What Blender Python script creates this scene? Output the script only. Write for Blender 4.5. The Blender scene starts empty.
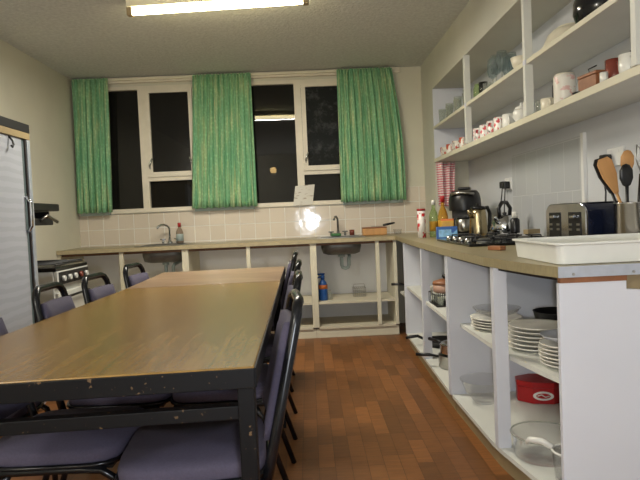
import bpy, bmesh, math, random
from math import sin, cos, pi, radians, atan2, sqrt
from mathutils import Vector, Matrix
random.seed(7)
scn = bpy.context.scene
COL = scn.collection

# ------------------------------------------------------------------ materials
def nmat(name):
    m = bpy.data.materials.new(name); m.use_nodes = True
    nt = m.node_tree; b = nt.nodes['Principled BSDF']
    return m, nt, b

def srgb(r, g, b):
    def f(c):
        c /= 255.0
        return c/12.92 if c <= .04045 else ((c+.055)/1.055)**2.4
    return (f(r), f(g), f(b), 1)

def mat(name, col, rough=.5, metal=0, var=.10, scale=12, bump=0, bscale=60, stretch=None, emit=0, spec=None, coat=0):
    m, nt, b = nmat(name)
    c = srgb(*col)
    tc = nt.nodes.new('ShaderNodeTexCoord'); mp = nt.nodes.new('ShaderNodeMapping')
    if stretch: mp.inputs['Scale'].default_value = stretch
    nt.links.new(tc.outputs['Object'], mp.inputs[0])
    n = nt.nodes.new('ShaderNodeTexNoise'); n.inputs['Scale'].default_value = scale; n.inputs['Detail'].default_value = 4
    nt.links.new(mp.outputs[0], n.inputs['Vector'])
    r = nt.nodes.new('ShaderNodeValToRGB')
    r.color_ramp.elements[0].position = .3; r.color_ramp.elements[1].position = .7
    r.color_ramp.elements[0].color = tuple(x*(1-var) for x in c[:3])+(1,)
    r.color_ramp.elements[1].color = tuple(min(1, x*(1+var)) for x in c[:3])+(1,)
    nt.links.new(n.outputs[0], r.inputs[0]); nt.links.new(r.outputs[0], b.inputs['Base Color'])
    b.inputs['Roughness'].default_value = rough; b.inputs['Metallic'].default_value = metal
    if spec is not None: b.inputs['Specular IOR Level'].default_value = spec
    if coat: b.inputs['Coat Weight'].default_value = coat; b.inputs['Coat Roughness'].default_value = .1
    if bump:
        n2 = nt.nodes.new('ShaderNodeTexNoise'); n2.inputs['Scale'].default_value = bscale; n2.inputs['Detail'].default_value = 3
        nt.links.new(tc.outputs['Object'], n2.inputs['Vector'])
        bp = nt.nodes.new('ShaderNodeBump'); bp.inputs['Strength'].default_value = bump; bp.inputs['Distance'].default_value = .01
        nt.links.new(n2.outputs[0], bp.inputs['Height']); nt.links.new(bp.outputs[0], b.inputs['Normal'])
    if emit:
        b.inputs['Emission Color'].default_value = c; b.inputs['Emission Strength'].default_value = emit
    return m

def spots(name, base, ink, thr=.5, scale=20, rough=.3, metal=0, stretch=(1,1,1)):
    """two-colour blotched material"""
    m, nt, b = nmat(name)
    tc = nt.nodes.new('ShaderNodeTexCoord'); mp = nt.nodes.new('ShaderNodeMapping'); mp.inputs['Scale'].default_value = stretch
    nt.links.new(tc.outputs['Object'], mp.inputs[0])
    n = nt.nodes.new('ShaderNodeTexNoise'); n.inputs['Scale'].default_value = scale; n.inputs['Detail'].default_value = 2
    nt.links.new(mp.outputs[0], n.inputs['Vector'])
    r = nt.nodes.new('ShaderNodeValToRGB')
    r.color_ramp.elements[0].position = thr-.02; r.color_ramp.elements[1].position = thr+.02
    r.color_ramp.elements[0].color = srgb(*base); r.color_ramp.elements[1].color = srgb(*ink)
    nt.links.new(n.outputs[0], r.inputs[0]); nt.links.new(r.outputs[0], b.inputs['Base Color'])
    b.inputs['Roughness'].default_value = rough; b.inputs['Metallic'].default_value = metal
    return m

def clear(name, tint=(235,240,240), refl=.12, rough=.03, body=.06, bodycol=(210,215,215), smudge=0, edge=.45):
    """thin clear glass or plastic: transparent + gloss + a little body"""
    m, nt, b = nmat(name); nt.nodes.remove(b)
    out = nt.nodes['Material Output']
    t = nt.nodes.new('ShaderNodeBsdfTransparent'); t.inputs[0].default_value = srgb(*tint)
    g = nt.nodes.new('ShaderNodeBsdfGlossy'); g.inputs['Roughness'].default_value = rough
    lw = nt.nodes.new('ShaderNodeLayerWeight'); lw.inputs[0].default_value = .5
    pw_ = nt.nodes.new('ShaderNodeMath'); pw_.operation = 'POWER'; pw_.inputs[1].default_value = 4
    nt.links.new(lw.outputs['Facing'], pw_.inputs[0])
    ad = nt.nodes.new('ShaderNodeMath'); ad.operation = 'MULTIPLY_ADD'; ad.inputs[1].default_value = edge; ad.inputs[2].default_value = refl; ad.use_clamp = True
    nt.links.new(pw_.outputs[0], ad.inputs[0])
    d = nt.nodes.new('ShaderNodeBsdfDiffuse'); d.inputs[0].default_value = srgb(*bodycol)
    m1 = nt.nodes.new('ShaderNodeMixShader'); m1.inputs[0].default_value = body
    nt.links.new(t.outputs[0], m1.inputs[1]); nt.links.new(d.outputs[0], m1.inputs[2])
    if smudge:
        tc = nt.nodes.new('ShaderNodeTexCoord')
        n = nt.nodes.new('ShaderNodeTexNoise'); n.inputs['Scale'].default_value = 9; n.inputs['Detail'].default_value = 8; n.inputs['Roughness'].default_value = .75
        nt.links.new(tc.outputs['Object'], n.inputs['Vector'])
        r = nt.nodes.new('ShaderNodeValToRGB'); r.color_ramp.elements[0].position = .5; r.color_ramp.elements[1].position = .85
        r.color_ramp.elements[0].color = (body,)*3+(1,); r.color_ramp.elements[1].color = (smudge,)*3+(1,)
        nt.links.new(n.outputs[0], r.inputs[0]); nt.links.new(r.outputs[0], m1.inputs[0])
    m2 = nt.nodes.new('ShaderNodeMixShader')
    nt.links.new(ad.outputs[0], m2.inputs[0]); nt.links.new(m1.outputs[0], m2.inputs[1]); nt.links.new(g.outputs[0], m2.inputs[2])
    nt.links.new(m2.outputs[0], out.inputs[0])
    return m

def brickmat(name, c1, c2, mortar, w, h, msize, rough, axes='XZ', off=(0,0), offset=.5, rot=0, bumpd=.002, noise=.0, spec=None, tilt=0, freq=2):
    m, nt, b = nmat(name)
    g = nt.nodes.new('ShaderNodeNewGeometry'); s = nt.nodes.new('ShaderNodeSeparateXYZ'); c = nt.nodes.new('ShaderNodeCombineXYZ')
    nt.links.new(g.outputs['Position'], s.inputs[0])
    nt.links.new(s.outputs[axes[0]], c.inputs[0]); nt.links.new(s.outputs[axes[1]], c.inputs[1])
    mp = nt.nodes.new('ShaderNodeMapping'); mp.inputs['Location'].default_value = (off[0], off[1], 0); mp.inputs['Rotation'].default_value = (0,0,rot)
    nt.links.new(c.outputs[0], mp.inputs[0])
    br = nt.nodes.new('ShaderNodeTexBrick'); br.offset = offset; br.offset_frequency = freq; br.squash = 1
    br.inputs['Color1'].default_value = srgb(*c1); br.inputs['Color2'].default_value = srgb(*c2); br.inputs['Mortar'].default_value = srgb(*mortar)
    br.inputs['Scale'].default_value = 1; br.inputs['Brick Width'].default_value = w; br.inputs['Row Height'].default_value = h
    br.inputs['Mortar Size'].default_value = msize; br.inputs['Mortar Smooth'].default_value = .3
    nt.links.new(mp.outputs[0], br.inputs['Vector'])
    src = br.outputs['Color']
    if noise:
        n = nt.nodes.new('ShaderNodeTexNoise'); n.inputs['Scale'].default_value = 1; n.inputs['Detail'].default_value = 6
        m3 = nt.nodes.new('ShaderNodeMapping'); m3.inputs['Scale'].default_value = (60, 7, 1)
        nt.links.new(c.outputs[0], m3.inputs[0]); nt.links.new(m3.outputs[0], n.inputs['Vector'])
        mx = nt.nodes.new('ShaderNodeMix'); mx.data_type = 'RGBA'; mx.blend_type = 'MULTIPLY'; mx.inputs[0].default_value = noise
        rr = nt.nodes.new('ShaderNodeValToRGB'); rr.color_ramp.elements[0].position = .3; rr.color_ramp.elements[1].position = .7
        rr.color_ramp.elements[0].color = (.45,.45,.45,1); rr.color_ramp.elements[1].color = (1,1,1,1)
        nt.links.new(n.outputs[0], rr.inputs[0])
        nt.links.new(src, mx.inputs[6]); nt.links.new(rr.outputs[0], mx.inputs[7]); src = mx.outputs[2]
    nt.links.new(src, b.inputs['Base Color'])
    b.inputs['Roughness'].default_value = rough
    if spec is not None: b.inputs['Specular IOR Level'].default_value = spec
    bp = nt.nodes.new('ShaderNodeBump'); bp.inputs['Distance'].default_value = bumpd; bp.invert = True
    h_ = br.outputs['Fac']
    nt.links.new(h_, bp.inputs['Height'])
    if tilt:
        n2 = nt.nodes.new('ShaderNodeTexNoise'); n2.inputs['Scale'].default_value = 5
        nt.links.new(c.outputs[0], n2.inputs['Vector'])
        b2 = nt.nodes.new('ShaderNodeBump'); b2.inputs['Distance'].default_value = tilt
        nt.links.new(n2.outputs[0], b2.inputs['Height']); nt.links.new(b2.outputs[0], bp.inputs['Normal'])
    nt.links.new(bp.outputs[0], b.inputs['Normal'])
    return m

M = {}
M['ceil'] = mat('ceiling_artex', (212,214,210), .9, bump=.9, bscale=55, var=.10, scale=40)
M['wall'] = mat('wall_paint', (208,204,186), .8, var=.03, scale=3, bump=.08)
M['wallwarm'] = mat('wall_paint_warm', (200,198,184), .8, var=.04, scale=3)
M['wallright'] = mat('wall_paint_cool', (202,204,208), .7, var=.03, scale=3, bump=.08)
M['floor'] = brickmat('parquet_vinyl', (150,96,51), (114,73,38), (92,58,31), .27, .075, .0012, .42, axes='YX', offset=.37, freq=3, noise=.55, bumpd=.0006, spec=.35)
M['tile'] = brickmat('wall_tiles', (218,206,190), (212,200,184), (238,236,228), .1545, .1545, .004, .10, axes='XZ', off=(.235+.1545*20, -.945+.1545*7), offset=0, bumpd=.002, tilt=.003)
M['tileR'] = brickmat('right_wall_tiles', (186,188,190), (180,182,186), (204,206,208), .20, .29, .003, .35, axes='YZ', off=(.07, -.065), offset=.5, bumpd=.001)
M['frame'] = mat('window_paint', (222,214,196), .45, var=.04)
M['white'] = mat('white_melamine', (210,212,220), .42, var=.025, scale=2)
M['whiteb'] = mat('bright_white_board', (240,240,240), .42, var=.02, scale=2)  # lighter copy of the white, stands in for light inside the back cabinets
M['cream'] = mat('cream_board', (214,208,186), .45, var=.05, scale=4)
M['shelfw'] = mat('shelf_white', (214,214,206), .5, var=.04, scale=4)
M['shelftop'] = mat('shelf_beige', (212,204,182), .5, var=.05, scale=5)
M['brown'] = mat('brown_rail', (110,76,52), .6, var=.15, scale=20)
M['darkrail'] = mat('dark_rail', (42,34,32), .6, var=.2)
M['worktop'] = mat('worktop_laminate', (150,138,106), .35, var=.10, scale=25, stretch=(1,4,1))
M['wtedge'] = mat('worktop_front_edge', (170,156,124), .5, var=.10, scale=20)
M['alu'] = mat('aluminium_strip', (188,194,204), .45, .55, var=.06, scale=30)
M['steel'] = mat('stainless_steel', (170,168,162), .28, 1, var=.08, scale=20)
M['dsteel'] = mat('dull_sink_steel', (112,112,108), .4, .45, var=.15, scale=15)
M['chrome'] = mat('chrome', (205,208,212), .10, 1, var=.03)
M['black'] = mat('black_plastic', (20,20,22), .35, var=.2)
M['enamel'] = mat('black_enamel_hob', (16,17,20), .15, var=.2)
M['iron'] = mat('cast_iron', (24,24,26), .5, var=.2)
M['cframe'] = mat('chair_frame_black', (20,21,25), .25, .3, var=.3, scale=30)
M['fabric'] = mat('purple_grey_fabric', (74,69,87), .85, var=.10, scale=160, bump=.25, bscale=400)
M['ceramic'] = mat('white_ceramic', (226,224,216), .25, var=.03)
M['creamcer'] = mat('cream_ceramic', (222,214,192), .3, var=.05)
M['platerim'] = mat('plate_white', (230,226,214), .25, var=.04)
M['wood'] = mat('pale_wood', (196,146,92), .55, var=.15, scale=18, stretch=(1,1,.15))
M['dwood'] = mat('orange_brown_wood', (142,92,58), .5, var=.2, scale=20)
M['redbrown'] = mat('red_brown_glaze', (120,56,44), .25, var=.2)
M['green'] = None
M['lining'] = mat('curtain_lining', (176,190,186), .8, var=.06)
M['paper'] = spots('note_paper', (214,210,200), (172,160,146), .60, 14, .8, stretch=(1,1,5))
M['red'] = mat('red_tin', (170,24,28), .3, .1, var=.1)
M['redplastic'] = mat('red_cap', (160,28,30), .35)
M['bluebox'] = spots('blue_box_print', (30,86,160), (120,176,220), .56, 12, .4)
M['bluebottle'] = mat('blue_bottle', (36,84,150), .3, var=.1)
M['orange'] = mat('orange_label', (214,120,60), .5, var=.1)
M['yellow'] = mat('yellow_packet', (196,150,50), .4, var=.2, scale=25)
M['greenp'] = mat('green_plastic', (56,110,60), .5, var=.2)
M['mugred'] = spots('red_flower_mug', (226,220,210), (184,84,66), .50, 22, .25)
M['mugpink'] = spots('pink_flower_mug', (230,226,220), (206,92,98), .55, 28, .25)
M['jugflower'] = spots('pink_flower_jug', (228,222,210), (216,176,166), .60, 26, .3)
M['can'] = spots('red_white_can', (230,226,222), (196,40,44), .56, 26, .3, stretch=(1,1,.7))
M['glass'] = clear('clear_glass', refl=.03, body=.05)
M['tglass'] = clear('tumbler_glass', tint=(244,246,242), refl=.04, body=.12, bodycol=(225,228,220), edge=.4)
M['bowlglass'] = clear('bowl_glass', tint=(250,250,250), refl=.02, body=.035, bodycol=(214,212,214), edge=.7)
M['pane'] = clear('window_glass', tint=(70,74,78), refl=.03, rough=.015, body=.06, bodycol=(120,118,112))
M['panesm'] = clear('window_glass_smudged', tint=(60,66,70), refl=.01, rough=.02, body=.05, bodycol=(170,176,176), smudge=.30)
M['greenglass'] = clear('green_bottle_glass', tint=(225,238,205), refl=.06, body=.18, bodycol=(170,190,130))
M['oil'] = clear('oil_bottle', tint=(240,205,110), refl=.06, body=.35, bodycol=(214,170,70))
M['soap'] = clear('soap_bottle', tint=(200,190,180), refl=.06, body=.35, bodycol=(190,170,150))
M['gold'] = mat('champagne_steel', (170,156,124), .25, 1, var=.1)
M['toasterblue'] = mat('dark_blue_toaster', (20,26,46), .25, var=.15)
M['tray'] = mat('white_plastic_tray', (226,226,220), .4, var=.03)
M['socket'] = mat('white_socket', (228,228,226), .35, var=.02)
M['cooker'] = mat('cooker_enamel', (206,206,200), .3, var=.05)
M['fridgeband'] = mat('dark_band', (26,24,26), .5, var=.2)
M['tan'] = mat('tan_strip', (150,132,98), .5, var=.08)
M['tube'] = mat('tube_light', (255,240,190), .5, emit=30, var=0)
M['batten'] = mat('light_batten', (226,220,196), .5, var=.04)
M['lampo'] = mat('orange_lamp', (255,190,110), .5, emit=160, var=0)
M['twood'] = None

# table laminate with soft reflections and a faint grain
def laminate(name, c1, c2, rough, scale=3, st=(9,1,1)):
    m, nt, b = nmat(name)
    tc = nt.nodes.new('ShaderNodeTexCoord'); mp = nt.nodes.new('ShaderNodeMapping'); mp.inputs['Scale'].default_value = st
    nt.links.new(tc.outputs['Object'], mp.inputs[0])
    n = nt.nodes.new('ShaderNodeTexNoise'); n.inputs['Scale'].default_value = scale; n.inputs['Detail'].default_value = 7; n.inputs['Distortion'].default_value = .6
    nt.links.new(mp.outputs[0], n.inputs['Vector'])
    r = nt.nodes.new('ShaderNodeValToRGB'); r.color_ramp.elements[0].position = .32; r.color_ramp.elements[1].position = .68
    r.color_ramp.elements[0].color = srgb(*c1); r.color_ramp.elements[1].color = srgb(*c2)
    nt.links.new(n.outputs[0], r.inputs[0]); nt.links.new(r.outputs[0], b.inputs['Base Color'])
    b.inputs['Roughness'].default_value = rough
    n2 = nt.nodes.new('ShaderNodeTexNoise'); n2.inputs['Scale'].default_value = 120
    nt.links.new(tc.outputs['Object'], n2.inputs['Vector'])
    bp = nt.nodes.new('ShaderNodeBump'); bp.inputs['Strength'].default_value = .15; bp.inputs['Distance'].default_value = .002
    nt.links.new(n2.outputs[0], bp.inputs['Height']); nt.links.new(bp.outputs[0], b.inputs['Normal'])
    return m
M['tabletop'] = laminate('tabletop_laminate', (118,88,38), (134,102,48), .27)
M['tabletop2'] = laminate('worn_brown_tabletop', (114,88,64), (150,124,98), .28, scale=2.0, st=(1.2,3.5,1))  # pale mottling mixes wear with glare painted into the colour
M['tframe'] = spots('worn_black_paint', (6,6,8), (92,72,50), .70, 70, .55, 0)
M['tframe'].node_tree.nodes['Principled BSDF'].inputs['Specular IOR Level'].default_value = .2

def curtain_mat():
    m, nt, b = nmat('green_curtain')
    tc = nt.nodes.new('ShaderNodeTexCoord'); mp = nt.nodes.new('ShaderNodeMapping'); mp.inputs['Scale'].default_value = (26,26,3)
    nt.links.new(tc.outputs['Object'], mp.inputs[0])
    n = nt.nodes.new('ShaderNodeTexNoise'); n.inputs['Scale'].default_value = 1; n.inputs['Detail'].default_value = 3
    nt.links.new(mp.outputs[0], n.inputs['Vector'])
    r = nt.nodes.new('ShaderNodeValToRGB'); e = r.color_ramp.elements
    e[0].position = .35; e[0].color = srgb(122,182,140); e[1].position = .68; e[1].color = srgb(188,208,158)
    x = e.new(.52); x.color = srgb(146,194,148)
    nt.links.new(n.outputs[0], r.inputs[0])
    v = nt.nodes.new('ShaderNodeTexVoronoi'); v.inputs['Scale'].default_value = 30
    nt.links.new(tc.outputs['Object'], v.inputs['Vector'])
    r2 = nt.nodes.new('ShaderNodeValToRGB'); r2.color_ramp.elements[0].position = .15; r2.color_ramp.elements[1].position = .5
    r2.color_ramp.elements[0].color = (1,1,1,1); r2.color_ramp.elements[1].color = (.78,.8,.78,1)
    nt.links.new(v.outputs[0], r2.inputs[0])
    mx = nt.nodes.new('ShaderNodeMix'); mx.data_type = 'RGBA'; mx.blend_type = 'MULTIPLY'; mx.inputs[0].default_value = 1
    nt.links.new(r.outputs[0], mx.inputs[6]); nt.links.new(r2.outputs[0], mx.inputs[7])
    nt.links.new(mx.outputs[2], b.inputs['Base Color']); b.inputs['Roughness'].default_value = .75
    return m
M['green'] = curtain_mat()

def stripe_mat(name, c1, c2, n=60, axis='Z', rough=.8, noise=0.0, w=.5):
    m, nt, b = nmat(name)
    tc = nt.nodes.new('ShaderNodeTexCoord')
    wv = nt.nodes.new('ShaderNodeTexWave'); wv.bands_direction = axis; wv.inputs['Scale'].default_value = n
    wv.inputs['Distortion'].default_value = noise; wv.inputs['Detail Scale'].default_value = 1.2
    nt.links.new(tc.outputs['Object'], wv.inputs['Vector'])
    r = nt.nodes.new('ShaderNodeValToRGB'); r.color_ramp.elements[0].position = w-.08; r.color_ramp.elements[1].position = w+.08
    r.color_ramp.elements[0].color = srgb(*c1); r.color_ramp.elements[1].color = srgb(*c2)
    nt.links.new(wv.outputs[0], r.inputs[0]); nt.links.new(r.outputs[0], b.inputs['Base Color']); b.inputs['Roughness'].default_value = rough
    return m
M['towel'] = stripe_mat('striped_towel', (206,120,132), (222,212,208), 14, 'Z', noise=2.5)
M['fridgedoor'] = stripe_mat('ribbed_grey_panel', (160,163,172), (168,171,180), 5.5, 'Z', rough=.4, noise=2.5)
M['steelrib'] = mat('brushed_steel', (176,172,168), .25, 1, var=.06, scale=60, stretch=(1,1,.1))

# ------------------------------------------------------------------ mesh builder
class MB:
    def __init__(s): s.v = []; s.f = []; s.sm = []; s.mi = []; s.m = 0; s.X = Matrix.Identity(4)
    def add(s, vs, fs, smooth=False):
        o = len(s.v); s.v += [tuple(s.X @ Vector(p)) for p in vs]
        for f in fs: s.f.append([o+i for i in f]); s.sm.append(smooth); s.mi.append(s.m)
        return s
    def box(s, x0, y0, z0, x1, y1, z1):
        v = [(x0,y0,z0),(x1,y0,z0),(x1,y1,z0),(x0,y1,z0),(x0,y0,z1),(x1,y0,z1),(x1,y1,z1),(x0,y1,z1)]
        return s.add(v, [(0,3,2,1),(4,5,6,7),(0,1,5,4),(1,2,6,5),(2,3,7,6),(3,0,4,7)])
    def prism(s, poly, z0, z1):
        n = len(poly); v = [(x,y,z0) for x,y in poly]+[(x,y,z1) for x,y in poly]
        a = sum(poly[i][0]*poly[(i+1)%n][1]-poly[(i+1)%n][0]*poly[i][1] for i in range(n))
        f = [tuple(range(n))[::-1], tuple(range(n,2*n))]+[(i,(i+1)%n,n+(i+1)%n,n+i) for i in range(n)]
        if a < 0: f = [q[::-1] for q in f]
        return s.add(v, f)
    def lathe(s, prof, cx=0, cy=0, cz=0, n=20, sx=1, sy=1):
        v = []; f = []
        for r, z in prof:
            for i in range(n):
                a = 2*pi*i/n; v.append((cx+r*cos(a)*sx, cy+r*sin(a)*sy, cz+z))
        for k in range(len(prof)-1):
            for i in range(n):
                j = (i+1) % n; f.append((k*n+i, k*n+j, (k+1)*n+j, (k+1)*n+i))
        if prof[0][0] > 1e-6: f.append(tuple(range(n))[::-1]) if s.capb else None
        return s.add(v, f, True)
    capb = True
    def cyl(s, x, y, z0, z1, r, n=20, r2=None):
        r2 = r if r2 is None else r2
        v = [(x+r*cos(2*pi*i/n), y+r*sin(2*pi*i/n), z0) for i in range(n)]+[(x+r2*cos(2*pi*i/n), y+r2*sin(2*pi*i/n), z1) for i in range(n)]
        s.add(v, [(i,(i+1)%n,n+(i+1)%n,n+i) for i in range(n)], True)
        o = len(s.v)-2*n
        s.f.append([o+i for i in range(n)][::-1]); s.sm.append(False); s.mi.append(s.m)
        s.f.append([o+n+i for i in range(n)]); s.sm.append(False); s.mi.append(s.m)
        return s
    def tube(s, pts, r, n=10, closed=False, sq=None):
        pts = [Vector(p) for p in pts]; N = len(pts); v = []; f = []
        up = None
        for i, p in enumerate(pts):
            if closed: t = pts[(i+1) % N]-pts[(i-1) % N]
            else: t = pts[min(i+1,N-1)]-pts[max(i-1,0)]
            t.normalize()
            if up is None:
                up = Vector((0,0,1)) if abs(t.z) < .9 else Vector((0,1,0))
            a = t.cross(up)
            if a.length < 1e-4: a = t.cross(Vector((1,0,.3)))
            a.normalize(); b_ = a.cross(t).normalized(); up = b_
            rr = r[i] if isinstance(r, (list, tuple)) else r
            for k in range(n):
                q = 2*pi*k/n
                v.append(tuple(p+a*rr*cos(q)+b_*rr*sin(q)*(sq or 1)))
        L = N if closed else N-1
        for i in range(L):
            j = (i+1) % N
            for k in range(n):
                l = (k+1) % n; f.append((i*n+k, i*n+l, j*n+l, j*n+k))
        s.add(v, f, True)
        if not closed:
            o = len(s.v)-N*n
            s.f.append([o+k for k in range(n)][::-1]); s.sm.append(False); s.mi.append(s.m)
            s.f.append([o+(N-1)*n+k for k in range(n)]); s.sm.append(False); s.mi.append(s.m)
        return s
    def grid(s, fn, nu, nv, closed=False):
        v = [fn(i/nu, j/nv) for j in range(nv+1) for i in range(nu+1)]
        f = [(j*(nu+1)+i, j*(nu+1)+i+1, (j+1)*(nu+1)+i+1, (j+1)*(nu+1)+i) for j in range(nv) for i in range(nu)]
        return s.add(v, f, True)
    def build(s, name, mats, parent=None, bevel=0, seg=2, solid=0, sub=0, loc=None, rotz=0):
        me = bpy.data.meshes.new(name); me.from_pydata(s.v, [], s.f); me.update()
        for p, q, mi in zip(me.polygons, s.sm, s.mi): p.use_smooth = q; p.material_index = mi
        if not isinstance(mats, (list, tuple)): mats = [mats]
        for m in mats: me.materials.append(m)
        bm = bmesh.new(); bm.from_mesh(me); bmesh.ops.recalc_face_normals(bm, faces=bm.faces); bm.to_mesh(me); bm.free()
        o = bpy.data.objects.new(name, me); COL.objects.link(o)
        if parent: o.parent = parent
        if loc: o.location = loc
        if rotz: o.rotation_euler = (0,0,rotz)
        if solid:
            md = o.modifiers.new('thick', 'SOLIDIFY'); md.thickness = solid; md.offset = 0
        if bevel:
            md = o.modifiers.new('bev', 'BEVEL'); md.width = bevel; md.segments = seg; md.limit_method = 'ANGLE'; md.angle_limit = radians(40)
        if sub:
            md = o.modifiers.new('sub', 'SUBSURF'); md.levels = sub; md.render_levels = sub
        return o

def arc(cx, cz, r, a0, a1, n=6):
    return [(cx+r*cos(a0+(a1-a0)*i/n), cz+r*sin(a0+(a1-a0)*i/n)) for i in range(n+1)]

def tag(o, label, cat, group=None, kind=None):
    o['label'] = label; o['category'] = cat
    if group: o['group'] = group
    if kind: o['kind'] = kind
    return o
def thing(name, label, cat, loc=(0,0,0), rotz=0, group=None):
    o = bpy.data.objects.new(name, None); COL.objects.link(o); o.empty_display_size = .05
    o.location = loc; o.rotation_euler = (0,0,rotz)
    return tag(o, label, cat, group)
def struct(name, o_or_mb, m=None, **k):
    o = o_or_mb.build(name, m, **k); o['kind'] = 'structure'; return o
def dup(root, loc, rotz=0, label=None, group=None, scale=None):
    r = root.copy(); COL.objects.link(r); r.location = loc; r.rotation_euler = (0,0,rotz)
    if scale: r.scale = scale
    if label: r['label'] = label
    if group: r['group'] = group
    for ch in list(root.children):
        c = ch.copy(); COL.objects.link(c); c.parent = r
        for g in list(ch.children):
            d = g.copy(); COL.objects.link(d); d.parent = c
    return r
ORD = ['first','second','third','fourth','fifth','sixth','seventh','eighth','ninth','tenth']

# ------------------------------------------------------------------ dimensions
D = 6.0; XL = -2.33; XN = 1.22; XW = 1.54; ZC = 2.63; YB = -1.6; ZT = .93; ZU = .89
FY = 5.42     # front of back run
def cf(y):    # front line of the right-hand run
    P = [(1.9,.885),(2.0,.862),(2.15,.825),(2.5,.775),(3.25,.765),(4.1,.780),(4.95,.80),(5.42,.83),(6.1,.87)]
    for (a,xa),(b,xb) in zip(P, P[1:]):
        if y <= b: return xa+(xb-xa)*(y-a)/(b-a)
    return P[-1][1]

# ------------------------------------------------------------------ setting
struct('floor', MB().box(XL-.1, YB-.1, -.05, XW+.1, D+.1, 0), M['floor'])
struct('ceiling', MB().box(XL-.1, YB-.1, ZC, XW+.1, D+.1, ZC+.05), M['ceil'])
struct('wall_left', MB().box(XL-.1, YB, 0, XL, D, ZC), M['wall'])
struct('wall_right', MB().box(XW, YB, 0, XW+.1, D, ZC), M['wallright'])
struct('wall_front', MB().box(XL, YB-.1, 0, XW, YB, ZC), M['wall'])
W1 = (-2.14, -1.08); W2 = (-.60, .48); WZ0 = 1.275; WZ1 = 2.54
wb = MB()
for x0, x1 in ((XL, W1[0]), (W1[1], W2[0]), (W2[1], XW)): wb.box(x0, D, WZ0, x1, D+.2, WZ1)
wb.box(XL, D, 0, XW, D+.2, WZ0); wb.box(XL, D, WZ1, XW, D+.2, ZC)
struct('wall_back', wb, M['wall'])
# nib and bulkhead over the recessed shelving
nb = MB(); nb.box(XN, 5.50, 0, XW, D, ZC); nb.box(XN, YB, 2.29, XW, 5.50, ZC)
struct('trim_1', nb, M['wallwarm'])
# tiled splashback, back wall
ts = MB(); ts.box(XL, D-.008, .93, 1.0, D, 1.262); ts.box(1.0, D-.008, .93, XN, D, 1.408)
struct('trim_2', ts, M['tile'])
# tiled panel on right wall, white trim
struct('trim_3', MB().box(XW-.012, 3.2, .93, XW, 4.30, 1.525), M['tileR'])
tt = MB(); tt.box(XW-.02, 3.17, .93, XW, 3.2, 1.535)
struct('trim_4', tt, M['socket'])
struct('trim_5', MB().box(XL, D-.03, 1.258, 1.02, D, 1.28), M['frame'], bevel=.004)      # window sill

def window(name, x0, x1, xm, panes_mat):
    f = MB(); yf0, yf1 = D-.012, D+.06
    f.box(x0, yf0, WZ0, x1, yf1, WZ0+.028); f.box(x0, yf0, WZ1-.035, x1, yf1, WZ1)
    f.box(x0+.001, yf0+.002, WZ0+.002, x0+.04, yf1-.002, WZ1-.002); f.box(x1-.04, yf0+.002, WZ0+.002, x1-.001, yf1-.002, WZ1-.002)
    f.box(xm-.035, yf0+.001, WZ0+.001, xm+.035, yf1-.001, WZ1-.001)
    f.box(xm+.03, yf0+.003, 1.575, x1-.03, yf1-.003, 1.615)                # transom
    w = f.build(name, M['frame']); w['kind'] = 'structure'
    MB().box(x0+.02, D+.03, WZ0+.01, xm-.02, D+.034, WZ1-.02).build('pane', panes_mat[0], w)
    MB().box(xm+.02, D+.03, WZ0+.01, x1-.02, D+.034, 1.59).build('pane', panes_mat[1], w)
    c = MB(); a, b_ = xm+.036, x1-.042
    c.box(a, D-.026, 1.616, b_, D+.02, 1.665); c.box(a, D-.026, WZ1-.075, b_, D+.02, WZ1-.034)
    c.box(a+.001, D-.025, 1.617, a+.045, D+.019, WZ1-.035); c.box(b_-.04, D-.025, 1.617, b_-.001, D+.019, WZ1-.035)
    cs = c.build('casement', M['frame'], w)
    MB().box(a+.03, D, 1.65, b_-.03, D+.004, WZ1-.06).build('casement_pane', panes_mat[2], w)
    for hx, lean in ((a+.022, .03), (b_-.02, -.03)):
        MB().tube([(hx, D-.03, 1.70), (hx, D-.05, 1.73), (hx+lean, D-.055, 1.80)], .009, 8).build('handle', M['chrome'], w)
    return w
window('window_1', W1[0], W1[1], -1.635, (M['pane'], M['pane'], M['pane']))
window('window_2', W2[0], W2[1], -.052, (M['pane'], M['pane'], M['panesm']))

# curtain rail
cr = thing('curtain_rail', 'long cream curtain rail along the top of the back wall', 'curtain rail', (-.68, D-.05, 2.56))
MB().box(-1.62, .01, .01, 1.68, .05, .065).build('pelmet_board', M['frame'], cr, bevel=.004)
MB().box(-1.62, -.02, .03, 1.62, .008, .048).build('track', M['batten'], cr, bevel=.003)

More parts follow.
